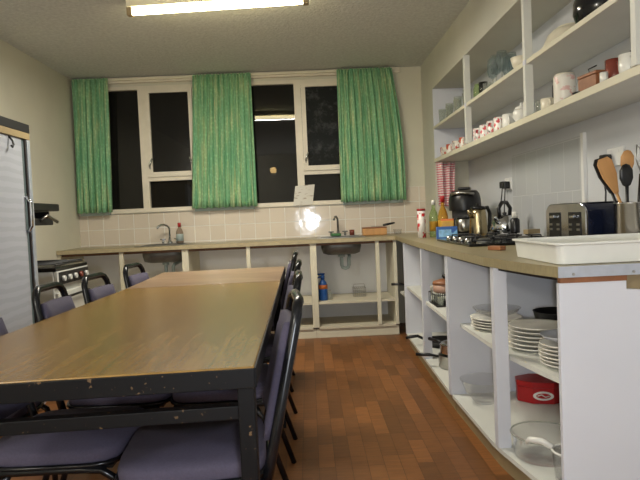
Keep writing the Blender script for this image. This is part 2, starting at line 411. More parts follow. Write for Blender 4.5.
def curtain(name, xt0, xt1, xb0, xb1, folds, label, midpush=0, ph=0):
    zt, zb = 2.605, 1.277
    c = thing(name, label, 'curtain', ((xt0+xt1)/2, D-.10, zb), group='green curtains at the kitchen windows')
    cx = (xt0+xt1)/2; k = folds*14
    rnd = random.Random(int(ph*100)+3)
    A = [rnd.uniform(.5, 1.2) for _ in range(folds*2+2)]
    def fn(u, v):
        e = min(1, v*6)
        x = (xt0+(xt1-xt0)*u)*(1-v)+(xb0+(xb1-xb0)*u)*v
        x += midpush*u*sin(pi*v)*.6
        amp = A[int(u*folds*1.999)]
        y = .022*amp*sin(2*pi*folds*u+ph+.6*sin(3*v))*(.55+.45*e)+.010*sin(2*pi*folds*2.3*u+v*2)
        z = zt+(zb-zt)*v + .006*sin(2*pi*folds*u)*v
        return (x-cx, y, z-zb)
    MB().grid(fn, k, 16).build('drape', M['green'], c, solid=.004)
    def fl(u, v):
        q = .06*v
        x = (xb0+.02+(xb1-xb0-.05)*u); return (x-cx, .045+.006*sin(20*u), .03-q)
    MB().grid(fl, 20, 2).build('lining', M['lining'], c, solid=.002)
    hd = MB()
    for i in range(folds*2):
        hx = xt0-cx+(xt1-xt0)*(i+.5)/(folds*2); hd.box(hx-.006, -.002, zt-zb-.02, hx+.006, .012, zt-zb+.008)
    hd.build('heading_tape', M['green'], c)
    return c
curtain('curtain', -2.29, -1.93, -2.315, -1.965, 6, 'narrow green patterned curtain hanging in the far left corner', ph=.3)
curtain('curtain', -1.09, -.51, -1.165, -.505, 9, 'green patterned curtain hanging between the two windows', ph=1.2)
curtain('curtain', .354, .905, .345, 1.01, 9, 'wide green patterned curtain right of the note, flaring at its side', midpush=.05, ph=2.1)

# outdoor lamp seen through the dark glass
sl = thing('street_lamp', 'small glowing orange lamp outside beyond the dark middle window', 'lamp', (-1.25, 22.5, -3))
MB().cyl(0, 0, 0, 5.9, .06, 10).build('pole', M['iron'], sl)
MB().lathe([(0.001,-.13),(.09,-.1),(.13,0),(.09,.1),(.001,.13)], 0, 0, 6.0, 16).build('lamp_head', M['lampo'], sl)

# ceiling light
lt = thing('ceiling_light', 'long fluorescent batten light glowing on the ceiling', 'light', (-.535, 3.90, 2.53), radians(-4.6))
MB().box(-.60, -.035, .045, .60, .035, .10).build('batten', M['batten'], lt, bevel=.006)
MB().add([], []).tube([(-.565,0,.018),(.565,0,.018)], .020, 14).build('tube', M['tube'], lt)
for sx in (-1, 1):
    MB().box(sx*.585-.018, -.022, -.006, sx*.585+.018, .022, .05).build('end_cap', M['tan'], lt, bevel=.004)

# ------------------------------------------------------------------ back run of open cabinets
def back_unit(x0, x1, stiles, label, sinkhole=False):
    u = thing('base_cabinet', label, 'cabinet', ((x0+x1)/2, FY, 0)); ox = (x0+x1)/2
    Dp = D-.01-FY
    def B(a,b,c,d,e,f): return MB().box(a-ox, b-FY, c, d-ox, e-FY, f)
    B(x0, FY, .10, x0+.03, D-.01, ZU).build('side_panel', M['cream'], u, bevel=.002)
    B(x1-.03, FY, .10, x1, D-.01, ZU).build('side_panel', M['cream'], u, bevel=.002)
    B(x0+.03, D-.03, .10, x1-.03, D-.012, ZU-.02).build('back_panel', M['whiteb'], u)
    B(x0+.03, FY+.005, .085, x1-.03, D-.03, .103).build('bottom_board', M['shelftop'], u)
    B(x0+.032, FY+.01, .318, x1-.032, D-.03, .338).build('shelf', M['shelftop'], u)
    B(x0+.001, FY+.02, 0, x1-.001, FY+.04, .085).build('plinth', M['cream'], u)
    B(x0+.03, FY+.03, ZU-.022, x1-.03, FY+.05, ZU-.002).build('top_rail', M['brown'], u)
    for s in stiles:
        B(s-.018, FY-.002, .103, s+.018, FY+.03, ZU).build('stile', M['cream'], u, bevel=.002)
    return u
back_unit(-2.33, -1.155, [-1.745], 'open white base cabinet in the left corner under the left sink')
back_unit(-1.155, .035, [-.57], 'open white base cabinet in the middle of the back wall')
back_unit(.035, .815, [.635], 'open white base cabinet under the right sink with blue bottle inside')

# ------------------------------------------------------------------ right run of open cabinets
def curve_poly(y0, y1, dx, xr, n=14):
    return [(cf(y0+(y1-y0)*i/n)+dx, y0+(y1-y0)*i/n) for i in range(n+1)]+[(xr, y1), (xr, y0)]
def right_unit(y0, y1, stiles, label, near_end=False):
    oy = (y0+y1)/2; ox = 1.15
    u = thing('base_cabinet', label, 'cabinet', (ox, oy, 0))
    tr = lambda P: [(x-ox, y-oy) for x, y in P]
    zs = ZU
    if near_end:   # notch cut out of the near end panel, against the worktop
        s = MB(); 
        P = [(cf(y0), .0), (1.53, .0), (1.53, zs-.09), (1.10, zs-.05), (1.10, zs-.020), (cf(y0), zs-.020)]
        v = [(x-ox, y0-oy, z) for x, z in P]+[(x-ox, y0+.022-oy, z) for x, z in P]
        n = len(P); s.add(v, [tuple(range(n)), tuple(range(2*n-1, n-1, -1))]+[(i, (i+1) % n, n+(i+1) % n, n+i) for i in range(n)])
        s.build('side_panel', M['white'], u, bevel=.0015)
        MB().box(cf(y0)+.004-ox, y0-.004-oy, zs-.0195, 1.10-ox, y0+.02-oy, zs).build('wooden_batten', M['dwood'], u)
        MB().box(1.105-ox, y0+.03-oy, zs-.12, 1.5-ox, y0+.05-oy, zs).build('inner_board', M['tan'], u)
    else:
        MB().box(cf(y0)-ox, y0-oy, .1, 1.53-ox, y0+.02-oy, zs).build('side_panel', M['white'], u, bevel=.0015)
    MB().box(cf(y1)-ox, y1-.02-oy, .1, 1.53-ox, y1-oy, zs).build('side_panel', M['white'], u, bevel=.0015)
    MB().box(1.512-ox, y0+.022-oy, .1, 1.53-ox, y1-.022-oy, zs-.02).build('back_panel', M['white'], u)
    MB().prism(tr(curve_poly(y0+.022, y1-.02, .004, 1.51)), .085, .105).build('bottom_board', M['shelfw'], u)
    MB().prism(tr(curve_poly(y0+.024, y1-.022, .062 if near_end else .02, 1.51)), .486 if near_end else .492, .506 if near_end else .514).build('shelf', M['shelfw'], u)
    n = 14
    pl = [(cf(y0+(y1-y0)*i/n)+.030, y0+(y1-y0)*i/n) for i in range(n+1)]
    pl2 = [(x+.018, y) for x, y in pl]
    MB().prism(tr(pl+pl2[::-1]), 0, .085).build('plinth', M['tan'], u)
    rl = [(cf(y0+.025+(y1-y0-.05)*i/n)+.02, y0+.025+(y1-y0-.05)*i/n) for i in range(n+1)]
    rl2 = [(x+.018, y) for x, y in rl]
    MB().prism(tr(rl+rl2[::-1]), zs-.014, zs-.001).build('top_rail', M['darkrail'], u)
    for s in stiles:
        MB().box(cf(s)-.002-ox, s-oy, .105, cf(s)+.055-ox, s+.045-oy, zs).build('stile', M['white'], u, bevel=.0015)
    return u
right_unit(2.0, 3.25, [2.46], 'open white base cabinet at the near right end holding plates and red tin', True)
right_unit(3.27, 4.97, [4.04], 'open white base cabinet holding pans, under the black hob')
# worktop: one continuous L
poly = [(XL+.002, D-.01), (XL+.002, FY-.02)]
poly += [(.80, FY-.02)]
n = 24
poly += [(cf(5.30-(5.30-1.985)*i/n)-.012, 5.30-(5.30-1.985)*i/n) for i in range(n+1)]
poly += [(XW-.025, 1.985), (XW-.025, 5.49), (XN-.005, 5.49), (XN-.005, D-.01)]
wt = thing('worktop', 'olive beige laminate worktop running along the back and right walls', 'worktop', (0, 0, ZU))
bm = MB()
bm.prism([(.80, D-.01), (.80, FY-.02)]+poly[3:], .0012, .0395)
SY0, SY1 = FY+.26-.195, FY+.26+.195
for a_, b_, c_, d_ in ((XL+.002, .80, FY-.02, SY0), (XL+.002, .80, SY1, D-.01), (XL+.002, -1.60, SY0, SY1), (-1.19, .115, SY0, SY1), (.505, .80, SY0, SY1)):
    bm.box(a_, c_, .0012, b_, d_, .0395)
bm.build('board', M['worktop'], wt)
MB().box(XL+.004, FY-.0235, .003, .80, FY-.0195, .036).build('front_edging', M['wtedge'], wt)
e = MB(); e.box(cf(1.985)-.012, 1.981, .001, XW-.025, 1.985, .0395); e.build('metal_end_strip', M['alu'], wt)
for sx_ in (.905, 1.115, 1.33):
    MB().add([], []).tube([(sx_, 1.9805, .012), (sx_, 1.978, .012)], .005, 10).build('screw', M['steel'], wt)

# ------------------------------------------------------------------ sinks and taps
def sink(x0, x1, label):
    ox = (x0+x1)/2; w = (x1-x0)/2
    s = thing('sink', label, 'sink', (ox, FY+.26, ZT))
    def fn(u, v):
        a = 2*pi*u; k = [1, 1, .93, .72, .01][min(4, int(v*4+.01))]; z = [.002, -.09, -.145, -.16, -.162][min(4, int(v*4+.01))]
        p = 4.0; ca, sa = cos(a), sin(a); r = (abs(ca)**p+abs(sa)**p)**(-1/p)
        return ((w-.004)*k*r*ca, .188*k*r*sa, z)
    MB().grid(fn, 40, 4).build('basin', M['dsteel'], s, solid=.003)
    rim = MB(); rim.box(-w-.03, -.235, .001, w+.03, -.19, .007); rim.box(-w-.03, .19, .001, w+.03, .25, .007)
    rim.box(-w-.03, -.19, .001, -w, .19, .007); rim.box(w, -.19, .001, w+.03, .19, .007)
    rim.build('rim', M['steel'], s, bevel=.002)
    t = MB()
    t.tube([(0,-.02,-.165),(0,-.02,-.27),(.01,-.02,-.295),(.035,-.02,-.305),(.06,-.02,-.295),(.07,-.02,-.27),(.07,-.02,-.21),(.08,0,-.19),(.085,.10,-.18),(.085,.30,-.18)], .017, 10)
    t.cyl(0, -.02, -.19, -.163, .032)
    t.build('waste_trap', M['lining'], s)
    return s
sink(-1.60, -1.19, 'left steel sink basin set in the back worktop')
sink(.115, .505, 'right steel sink basin set in the back worktop, near blue bottle')
def tap(x, label, mt, hgt, lean):
    t = thing('tap', label, 'tap', (x, D-.10, ZT+.008))
    MB().lathe([(.028,0),(.028,.012),(.016,.02),(.014,.05),(.001,.052)], n=16).build('base', mt, t)
    pts = [(0,0,.03),(0,0,hgt*.7)]+[(lean*(1-cos(a)), -.07*(1-cos(a)), hgt*.7+.05*sin(a)) for a in [pi*.15*i for i in range(1,7)]]
    MB().tube(pts, .010, 10).build('spout', mt, t)
    for sx in (-1, 1):
        k = MB(); k.cyl(sx*.07, 0, 0, .035, .012, 12); k.box(sx*.07-.028, -.006, .035, sx*.07+.028, .006, .048); k.box(sx*.07-.006, -.028, .035, sx*.07+.006, .028, .048)
        k.build('tap_handle', mt, t, bevel=.002)
    return t
tap(-1.40, 'chrome swan-neck tap behind the left sink', M['chrome'], .20, -.045)
tap(.30, 'dark swan-neck tap behind the right sink', M['dsteel'], .21, -.022)

def bottle(name, loc, label, cat, prof, m_body, capm, cap, labelm=None, lab=None, group=None, n=18):
    t = thing(name, label, cat, loc, group=group)
    MB().lathe(prof, n=n).build('body', m_body, t)
    MB().lathe([(cap[0],cap[1]),(cap[0],cap[2]),(cap[0]*.85,cap[2]+.003),(.001,cap[2]+.004)], n=n).build('cap', capm, t)
    if labelm: MB().lathe([(lab[0],lab[1]),(lab[0],lab[2])], n=n).build('paper_label', labelm, t)
    return t
bottle('soap_bottle', (-1.295, D-.12, ZT+.008), 'clear washing-up bottle with red cap beside the left tap', 'bottle',
       [(.001,0),(.034,0),(.036,.01),(.036,.10),(.028,.13),(.014,.155),(.013,.165)], M['soap'], M['redplastic'], (.017,.16,.20), M['lining'], (.0368,.02,.09))
sc = tag(MB().box(-.05,-.025,0,.05,.025,.028).build('scouring_sponge', M['greenp'], bevel=.006, loc=(.275, D-.16, ZT+.008)), 'green scouring sponge at the foot of the dark right tap', 'sponge')
cp = tag(MB().lathe([(.001,0),(.024,0),(.027,.055),(.023,.055),(.021,.008),(.001,.008)], n=18).build('beaker', M['redbrown'], loc=(.44, D-.10, ZT+.008)), 'small dark brown beaker right of the dark tap', 'cup')
bx = thing('bread_box', 'tan wooden box on the back worktop with a black-handled knife on it', 'box', (.66, D-.17, ZT))
MB().box(-.12,-.06,.001,.12,.06,.07).build('body', M['wood'], bx, bevel=.008)
MB().box(-.122,-.062,.0705,.122,.062,.082).build('lid', M['dwood'], bx, bevel=.003)
kn = thing('knife', 'black-handled knife lying on the tan wooden box', 'knife', (.72, D-.17, ZT+.084), radians(6))
MB().box(-.09,-.010,.001,.03,.010,.005).build('blade', M['steel'], kn)
MB().tube([(.03,0,.012),(.08,0,.020),(.15,0,.032)], [.011,.012,.009], 8).build('handle', M['black'], kn)
pc = tag(MB().lathe([(.001,0),(.035,0),(.045,.05),(.043,.05),(.034,.003),(.001,.003)], n=18).build('plastic_tub', M['bowlglass'], loc=(.90, D-.14, ZT)), 'clear plastic tub on back worktop beside the wooden box', 'tub')

# note on the window
nt_ = MB()
def pf(u, v): return (.20*u-.03*v, -.02*v*v-.012*sin(3*u), -.205*v+.01*u)
nt_.grid(pf, 8, 8)
tag(nt_.build('paper_note', M['paper'], loc=(-.115, D-.0125, 1.463)), 'white paper note stuck on the window mullion above the tiles', 'note')

# below the right sink
bb = bottle('cleaner_bottle', (.115, FY+.14, .338), 'blue cleaner bottle with orange label on the shelf under right sink', 'bottle',
       [(.001,0),(.04,0),(.043,.01),(.043,.14),(.034,.17),(.018,.195),(.016,.205)], M['bluebottle'], M['bluebottle'], (.02,.20,.235), M['orange'], (.0438,.11,.15))
MB().tube([(-.018,0,.225),(-.05,0,.215),(-.055,0,.20)], .008, 8).build('trigger', M['bluebottle'], bb)
MB().tube([(-.005,0,.235),(.02,0,.25),(-.055,0,.25)], .010, 8).build('nozzle', M['bluebottle'], bb)
tag(MB().lathe([(.001,0),(.028,0),(.03,.01),(.03,.06),(.012,.08),(.012,.095),(.001,.096)], n=14).build('small_bottle', M['tglass'], loc=(.175, FY+.16, .338)), 'small clear bottle right beside the blue cleaner bottle', 'bottle')
bk = thing('wire_basket', 'small wire basket on the shelf under right sink', 'basket', (.475, FY+.30, .339))
w_ = MB()
for z in (.004, .05, .085): w_.tube([(-.06,-.05,z),(.06,-.05,z),(.06,.05,z),(-.06,.05,z)], .0025, 6, closed=True)
for i in range(7):
    x = -.06+.02*i; w_.tube([(x,-.05,.085),(x,-.05,.004),(x,.05,.004),(x,.05,.085)], .0018, 5)
w_.build('wire_mesh', M['steel'], bk)
MB().tube([(-.06,0,.085),(-.05,0,.12),(.05,0,.12),(.06,0,.085)], .0025, 6).build('handle', M['steel'], bk)

# ------------------------------------------------------------------ wall shelving (recessed, right)
ws = thing('wall_shelving', 'long white recessed wall shelving above the right worktop', 'shelf', (XN, 3.5, 1.60))
def WB(x0,y0,z0,x1,y1,z1): return MB().box(x0-XN, y0-3.5, z0-1.60, x1-XN, y1-3.5, z1-1.60)
YS0, YS1 = .6, 5.497
WB(XN, YS1-.018, 1.635, XW-.002, YS1, 2.288).build('side_panel', M['white'], ws)
for z0, z1 in ((1.602, 1.635), (1.912, 1.936)):
    WB(XN+.002, YS0, z0, XW-.002, YS1-(.02 if z0 > 1.7 else 0), z1).build('shelf', M['shelfw'], ws)
    WB(XN-.004, YS0, z0, XN+.001, YS1-(.02 if z0 > 1.7 else 0), z1).build('shelf_lipping', M['cream'], ws)
for y in (4.345, 3.155, 2.10, 1.1):
    WB(XN-.012, y, 1.636, XN+.032, y+.032, 1.911).build('post', M['shelfw'], ws, bevel=.0015)
    WB(XN-.012, y, 1.937, XN+.032, y+.032, 2.289).build('post', M['shelfw'], ws, bevel=.0015)
    WB(XN-.012, y, 1.911, XN-.0045, y+.032, 1.937).build('post_cover', M['white'], ws)

# ------------------------------------------------------------------ crockery
def mug_proto(m, h=.085, r=.038):
    t = thing('mug', '', 'mug')
    MB().lathe([(.001,0),(r*.86,0),(r*.95,.006),(r,.02),(r,h),(r-.004,h),(r-.005,.01),(.001,.008)], n=18).build('body', m, t)
    MB().tube([(-r*.3,-r*.93,h*.8),(-r*.5,-r-.018,h*.78),(-r*.55,-r-.028,h*.5),(-r*.45,-r-.014,h*.24),(-r*.3,-r*.93,h*.25)], .0055, 8).build('handle', m, t)
    return t
ZB = 1.6355; ZM = 1.9365
pm = mug_proto(M['mugred'])
for i, y in enumerate((5.32, 5.10, 4.88, 4.66)):
    lab = 'white mug with red flower pattern, %s from the far left end of lower shelf' % ORD[i]
    o = pm if i == 0 else dup(pm, (0,0,0))
    o.location = (1.275, y, ZB); o.rotation_euler = (0,0,radians([-20,10,-35,0][i])); o['label'] = lab; o['group'] = 'red flower mugs on the lower shelf'
pm2 = mug_proto(M['mugpink'], .095, .040)
for i, y in enumerate((4.26, 4.10, 3.94, 3.79)):
    lab = 'white mug with pink flowers, %s to the right of the far shelf post' % ORD[i]
    o = pm2 if i == 0 else dup(pm2, (0,0,0))
    o.location = (1.275, y, ZB); o.rotation_euler = (0,0,radians([-20,15,-30,5][i])); o['label'] = lab; o['group'] = 'pink flower mugs on the lower shelf'
pw = mug_proto(M['ceramic'], .09, .042); pw.name = 'white_mug'
pw.location = (1.285, 3.645, ZB); pw['label'] = 'plain white mug between the pink flower mugs and sugar bowl'
w2 = dup(pw, (1.268, 3.245, ZB), radians(-10), 'plain white mug beside the middle shelf post, left of small glass', None)
w2.name = 'white_mug'
sb = thing('sugar_bowl', 'white ceramic lidded sugar bowl on lower shelf left of middle post', 'bowl', (1.285, 3.43, ZB))
MB().lathe([(.001,0),(.03,0),(.032,.008),(.052,.04),(.05,.07),(.04,.078),(.001,.078)], n=20).build('body', M['ceramic'], sb)
MB().lathe([(.044,.079),(.036,.094),(.012,.102),(.008,.108),(.012,.118),(.001,.122)], n=20).build('lid', M['ceramic'], sb)
for s_ in (-1,1):
    MB().tube([(0,s_*.048,.06),(0,s_*.072,.06),(0,s_*.07,.035),(0,s_*.046,.032)], .005, 8).build('handle', M['ceramic'], sb)
tag(MB().lathe([(.001,0),(.02,0),(.026,.07),(.0235,.07),(.018,.006),(.001,.006)], n=16).build('shot_glass', M['tglass'], loc=(1.275, 3.13, ZB)), 'small glass left of the cream cup on lower shelf', 'glass')
pcn = mug_proto(M['creamcer'], .062, .040); pcn.name = 'cream_cup'; pcn['category'] = 'cup'
pcn.location = (1.275, 3.02, ZB); pcn['label'] = 'small cream cup left of the tall flowered jug'
jg = thing('jug', 'tall cream jug with faint pink flowers on the lower shelf', 'jug', (1.295, 2.875, ZB))
MB().lathe([(.001,0),(.05,0),(.052,.01),(.052,.13),(.050,.145),(.046,.145),(.047,.01),(.001,.008)], n=22).build('body', M['jugflower'], jg)
MB().lathe([(.049,.1455),(.044,.152),(.012,.156),(.001,.158)], n=22).build('lid', M['creamcer'], jg)
MB().tube([(-.01,.050,.12),(-.02,.085,.115),(-.02,.088,.06),(-.01,.050,.03)], .006, 8).build('handle', M['darkrail'], jg)
sp = thing('serving_spoon', 'black spoon lying on the lower shelf right of flowered jug', 'spoon', (1.262, 2.69, ZB), radians(80))
MB().lathe([(.001,.004),(.024,.009),(.028,.014)], -.05, 0, 0, 14, 1.3, 1).build('bowl', M['black'], sp, solid=.002)
MB().tube([(-.02,0,.012),(.02,0,.018),(.09,0,.012)], .005, 8).build('handle', M['black'], sp)
wbx = thing('wooden_box', 'orange-brown wooden box on the lower shelf near the steel bowl', 'box', (1.30, 2.565, ZB), radians(8))
MB().box(-.05,-.065,.001,.05,.065,.065).build('body', M['dwood'], wbx, bevel=.003)
MB().box(-.052,-.067,.066,.052,.067,.08).build('lid', M['dwood'], wbx, bevel=.003)
MB().tube([(-.02,.02,.08),(-.02,.03,.105),(.0,.0,.115)], .003, 6).build('wire_catch', M['iron'], wbx)
tag(MB().lathe([(.001,0),(.016,0),(.016,.045),(.001,.046)], n=14).build('spice_pot', M['ceramic'], loc=(1.245, 2.40, ZB)), 'tiny white pot in front of the red-brown mug', 'pot')
prb = mug_proto(M['redbrown'], .10, .040); prb.name = 'brown_mug'
prb.location = (1.305, 2.42, ZB); prb['label'] = 'tall red-brown glazed mug between wooden box and steel bowl'
sbw = thing('steel_bowl', 'shiny steel bowl on the lower shelf behind red-brown mug', 'bowl', (1.445, 2.53, ZB))
MB().lathe([(.001,0),(.045,0),(.07,.04),(.080,.09),(.084,.092),(.078,.10),(.068,.13),(.028,.15),(.001,.152)], n=26).build('body', M['chrome'], sbw)
MB().lathe([(.006,.15),(.014,.165),(.001,.175)], n=14).build('knob', M['black'], sbw)
pcw = mug_proto(M['ceramic'], .075, .038); pcw.name = 'white_cup'; pcw['category'] = 'cup'
pcw.location = (1.265, 2.245, ZB); pcw['label'] = 'small white cup at the near end of the lower shelf'

# tumblers on the upper shelf
tp = tag(MB().lathe([(.001,0),(.026,0),(.028,.006),(.034,.135),(.0315,.135),(.025,.012),(.001,.012)], n=16).build('tumbler', M['tglass']), '', 'glass')
for i, y in enumerate((5.36, 5.22, 5.08, 4.94, 4.80, 4.66, 4.52)):
    o = tp if i == 0 else tp.copy()
    if i: COL.objects.link(o)
    o.location = (1.275+.03*(i % 2), y, ZM); o['label'] = 'tall clear tumbler, %s from the far left end of the upper shelf' % ORD[i]; o['group'] = 'tall tumblers on the upper shelf'
tag(MB().lathe([(.001,0),(.036,0),(.038,.01),(.038,.08),(.030,.095),(.030,.11),(.001,.112)], n=18).build('storage_jar', M['greenglass'], loc=(1.28, 4.24, ZM)), 'squat green glass jar right of the far shelf post', 'jar')
tag(MB().lathe([(.001,0),(.028,0),(.032,.10),(.029,.10),(.025,.008),(.001,.008)], n=18).build('dark_tumbler', clear('smoky_glass', tint=(90,90,90), refl=.08, body=.15, bodycol=(60,60,60)), loc=(1.28, 4.13, ZM)), 'smoky dark tumbler beside the green glass jar', 'glass')
tag(MB().lathe([(.001,0),(.03,0),(.034,.07),(.031,.07),(.027,.008),(.001,.008)], n=18).build('low_tumbler', M['tglass'], loc=(1.28, 4.03, ZM)), 'low clear tumbler left of the stemmed glasses', 'glass')
gp = thing('wine_glass', '', 'glass')
MB().lathe([(.001,0),(.034,.001),(.034,.004),(.006,.008),(.005,.075)], n=18).build('stem', M['tglass'], gp)
MB().lathe([(.005,.075),(.028,.09),(.038,.13),(.036,.165),(.030,.205),(.028,.205),(.034,.165),(.035,.13),(.026,.094),(.001,.08)], n=18).build('bowl', M['glass'], gp)
for i, (x, y) in enumerate(((1.285,3.93),(1.37,3.88),(1.275,3.83),(1.36,3.78),(1.28,3.73))):
    o = gp if i == 0 else dup(gp, (0,0,0))
    o.location = (x, y, ZM); o['label'] = 'clear stemmed glass, %s from the left in the upper shelf cluster' % ORD[i]; o['group'] = 'stemmed glasses on the upper shelf'
def bowl(name, loc, r, h, m, label, cat='bowl', group=None):
    return tag(MB().lathe([(.001,0),(r*.45,0),(r*.5,.006),(r*.85,h*.5),(r,h),(r-.004,h),(r*.82,h*.52),(r*.45,.010),(.001,.009)], n=24).build(name, m, loc=loc), label, cat, group)
bowl('cream_bowl', (1.30, 3.44, ZM), .065, .085, M['creamcer'], 'cream bowl on upper shelf left of the middle post')
def plate(name, loc, r, m, label, group, h=.02):
    return tag(MB().lathe([(.001,.002),(r*.55,.0),(r*.6,.002),(r*.95,h*.8),(r,h),(r,h+.003),(r*.94,h),(r*.6,.006),(.001,.006)], n=30).build(name, m, loc=loc), label, 'plate', group)
pl0 = plate('dinner_plate', (1.365, 3.27, ZM), .10, M['platerim'], 'white plate at the bottom of the low pile on the upper shelf', 'plates on the upper shelf')
for i, l in ((1, 'white plate in the middle of the low pile on the upper shelf'), (2, 'white plate on top of the low pile on the upper shelf')):
    o = pl0.copy(); COL.objects.link(o); o.location = (1.365, 3.27, ZM+.012*i); o['label'] = l
pt = thing('upturned_dish', 'large cream dish turned upside down on the upper shelf', 'dish', (1.36, 2.965, ZM))
MB().lathe([(.155,0),(.155,.006),(.135,.03),(.11,.075),(.085,.095),(.001,.098)], n=30, sx=.85, sy=1.15).build('body', M['creamcer'], pt)
MB().lathe([(.06,.0975),(.062,.108),(.055,.108)], n=30, sx=.85, sy=1.15).build('foot_ring', M['creamcer'], pt)
bp_ = thing('black_pot', 'glossy black lidded pot at the near end of upper shelf', 'pot', (1.36, 2.63, ZM))
MB().lathe([(.001,0),(.08,0),(.105,.02),(.118,.07),(.115,.12),(.108,.128),(.001,.128)], n=28).build('body', M['enamel'], bp_)
MB().lathe([(.112,.129),(.10,.15),(.05,.168),(.001,.172)], n=28).build('lid', M['chrome'], bp_)
MB().lathe([(.008,.172),(.018,.185),(.016,.195),(.001,.198)], n=16).build('knob', M['black'], bp_)
for s_ in (-1,1):
    MB().tube([(-.02,s_*.112,.09),(-.02,s_*.145,.095),(.02,s_*.145,.095),(.02,s_*.112,.09)], .007, 8).build('handle', M['black'], bp_)

# ------------------------------------------------------------------ towel
tw = thing('tea_towel', 'red and white striped tea towel hanging from the shelf end', 'towel', (1.30, 5.40, 1.595))
def tf(u, v):
    x = -.085+.17*u*(1-.18*v)+.01*v; y = .022*sin(2*pi*2.5*u+.5)+.02*sin(5*v)*.3
    return (x, y, -.002-.40*v-.03*u*v)
MB().grid(tf, 30, 12).build('cloth', M['towel'], tw, solid=.004)
MB().tube([(-.0,0,.0),(0,0,-.02)], .004, 6).build('hook', M['steel'], tw)

# ------------------------------------------------------------------ right wall sockets and cables
def socket(y, z, label):
    s = thing('wall_socket', label, 'socket', (XW, y, z))
    MB().box(-.012,-.075,-.045,-.0005,.075,.045).build('plate', M['socket'], s, bevel=.003)
    for sy in (-.035,.035): MB().box(-.0145,sy-.008,.02,-.0121,sy+.008,.036).build('switch', M['socket'], s)
    return s
sk = socket(4.40, 1.325, 'white double wall socket above the kettles, with black plugs')
s2 = socket(2.86, 1.37, 'white double wall socket behind the wooden utensils')
def plug(loc, path, label):
    p = thing('plug', label, 'plug', (loc[0], loc[1], loc[2]+(.0)))
    MB().box(-.045,-.024,-.026,-.001,.024,.026).build('body', M['black'], p, bevel=.006)
    MB().tube(path, .0045, 6).build('cable', M['black'], p)
plug((XW-.0145, 4.435, 1.32), [(-.03,0,-.02),(-.035,.0,-.08),(-.045,.03,-.20),(-.06,.10,-.33),(-.10,.14,-.350)], 'black plug and cable in the far half of the socket above kettles')
plug((XW-.0145, 4.37, 1.315), [(-.03,0,-.02),(-.035,-.0,-.09),(-.04,.01,-.22),(-.06,.05,-.33),(-.09,.06,-.345)], 'black plug and cable in the near half of the socket above kettles')
plug((XW-.0145, 2.90, 1.36), [(-.03,0,-.02),(-.035,0,-.09),(-.03,-.01,-.16),(-.03,.0,-.28),(-.04,.02,-.40)], 'black plug and cable in the socket behind the wooden utensils')

# ------------------------------------------------------------------ things on the right worktop
cn = thing('snack_tube', 'tall white and red snack tube at the corner of worktop', 'snack tube', (.925, 4.74, ZT))
MB().lathe([(.001,0),(.034,0),(.034,.225),(.001,.226)], n=22).build('body', M['can'], cn)
MB().lathe([(.0355,.220),(.0355,.236),(.032,.238),(.001,.238)], n=22).build('lid', M['redplastic'], cn)
bottle('sauce_bottle', (1.035, 4.78, ZT), 'clear green-tinged bottle with white cap beside the snack tube', 'bottle',
       [(.001,0),(.034,0),(.037,.01),(.037,.17),(.030,.20),(.014,.235),(.013,.27)], M['greenglass'], M['ceramic'], (.017,.265,.30), M['yellow'], (.0377,.05,.13))
bottle('oil_bottle', (1.075, 4.62, ZT), 'amber oil bottle with red cap behind the blue box', 'bottle',
       [(.001,0),(.036,0),(.040,.01),(.040,.17),(.030,.21),(.014,.25),(.013,.285)], M['oil'], M['redplastic'], (.018,.28,.325), M['yellow'], (.0407,.05,.14))
yp = thing('food_packet', 'orange and yellow packet standing behind the blue box', 'packet', (1.065, 4.44, ZT), radians(-12))
MB().box(-.05,-.022,.001,.05,.022,.135).build('body', M['yellow'], yp, bevel=.008)
MB().box(-.048,-.003,.135,.048,.003,.15).build('crimped_top', M['orange'], yp)
bb2 = thing('blue_box', 'blue printed box lying on the worktop before the coffee machine', 'box', (1.02, 4.28, ZT), radians(-10))
MB().box(-.075,-.05,.001,.075,.05,.095).build('carton', M['bluebox'], bb2, bevel=.003)
MB().box(-.06,-.0515,.02,.03,-.0505,.075).build('printed_panel', mat('pale_blue_print', (130,180,220), .4, var=.25, scale=40), bb2)
# coffee machine
cm = thing('coffee_machine', 'rounded black and silver coffee machine under the tea towel', 'coffee machine', (1.27, 4.68, ZT), radians(-25))
MB().prism([(-.10,-.14),(.10,-.14),(.12,-.10),(.12,.12),(.09,.15),(-.09,.15),(-.12,.12),(-.12,-.10)], .001, .03).build('base', M['black'], cm, bevel=.006)
MB().prism([(-.11,.02),(.11,.02),(.11,.14),(.08,.15),(-.08,.15),(-.11,.14)], .031, .24).build('column', M['black'], cm, bevel=.01)
def hf(u, v):
    a = 2*pi*u; z = .22+.16*v; k = [1,1.02,1,.93,.78,.01][min(5,int(v*5+.01))]; zz=[.21,.25,.30,.34,.365,.37][min(5,int(v*5+.01))]
    return (.125*k*cos(a), -.0+.15*k*sin(a), zz)
MB().grid(hf, 30, 5).build('brew_head', M['black'], cm)
MB().tube([(-.09,-.11,.335),(-.05,-.145,.345),(0,-.155,.348),(.05,-.145,.345),(.09,-.11,.335)], .012, 8).build('silver_arch', M['steel'], cm)
MB().box(-.05,-.04,.372,.05,.04,.395).build('top_handle', M['black'], cm, bevel=.01)
MB().lathe([(.001,0),(.055,0),(.068,.02),(.068,.10),(.05,.12),(.045,.12),(.062,.10),(.062,.02),(.001,.006)], 0, -.07, .031, 20).build('steel_flask', M['steel'], cm)
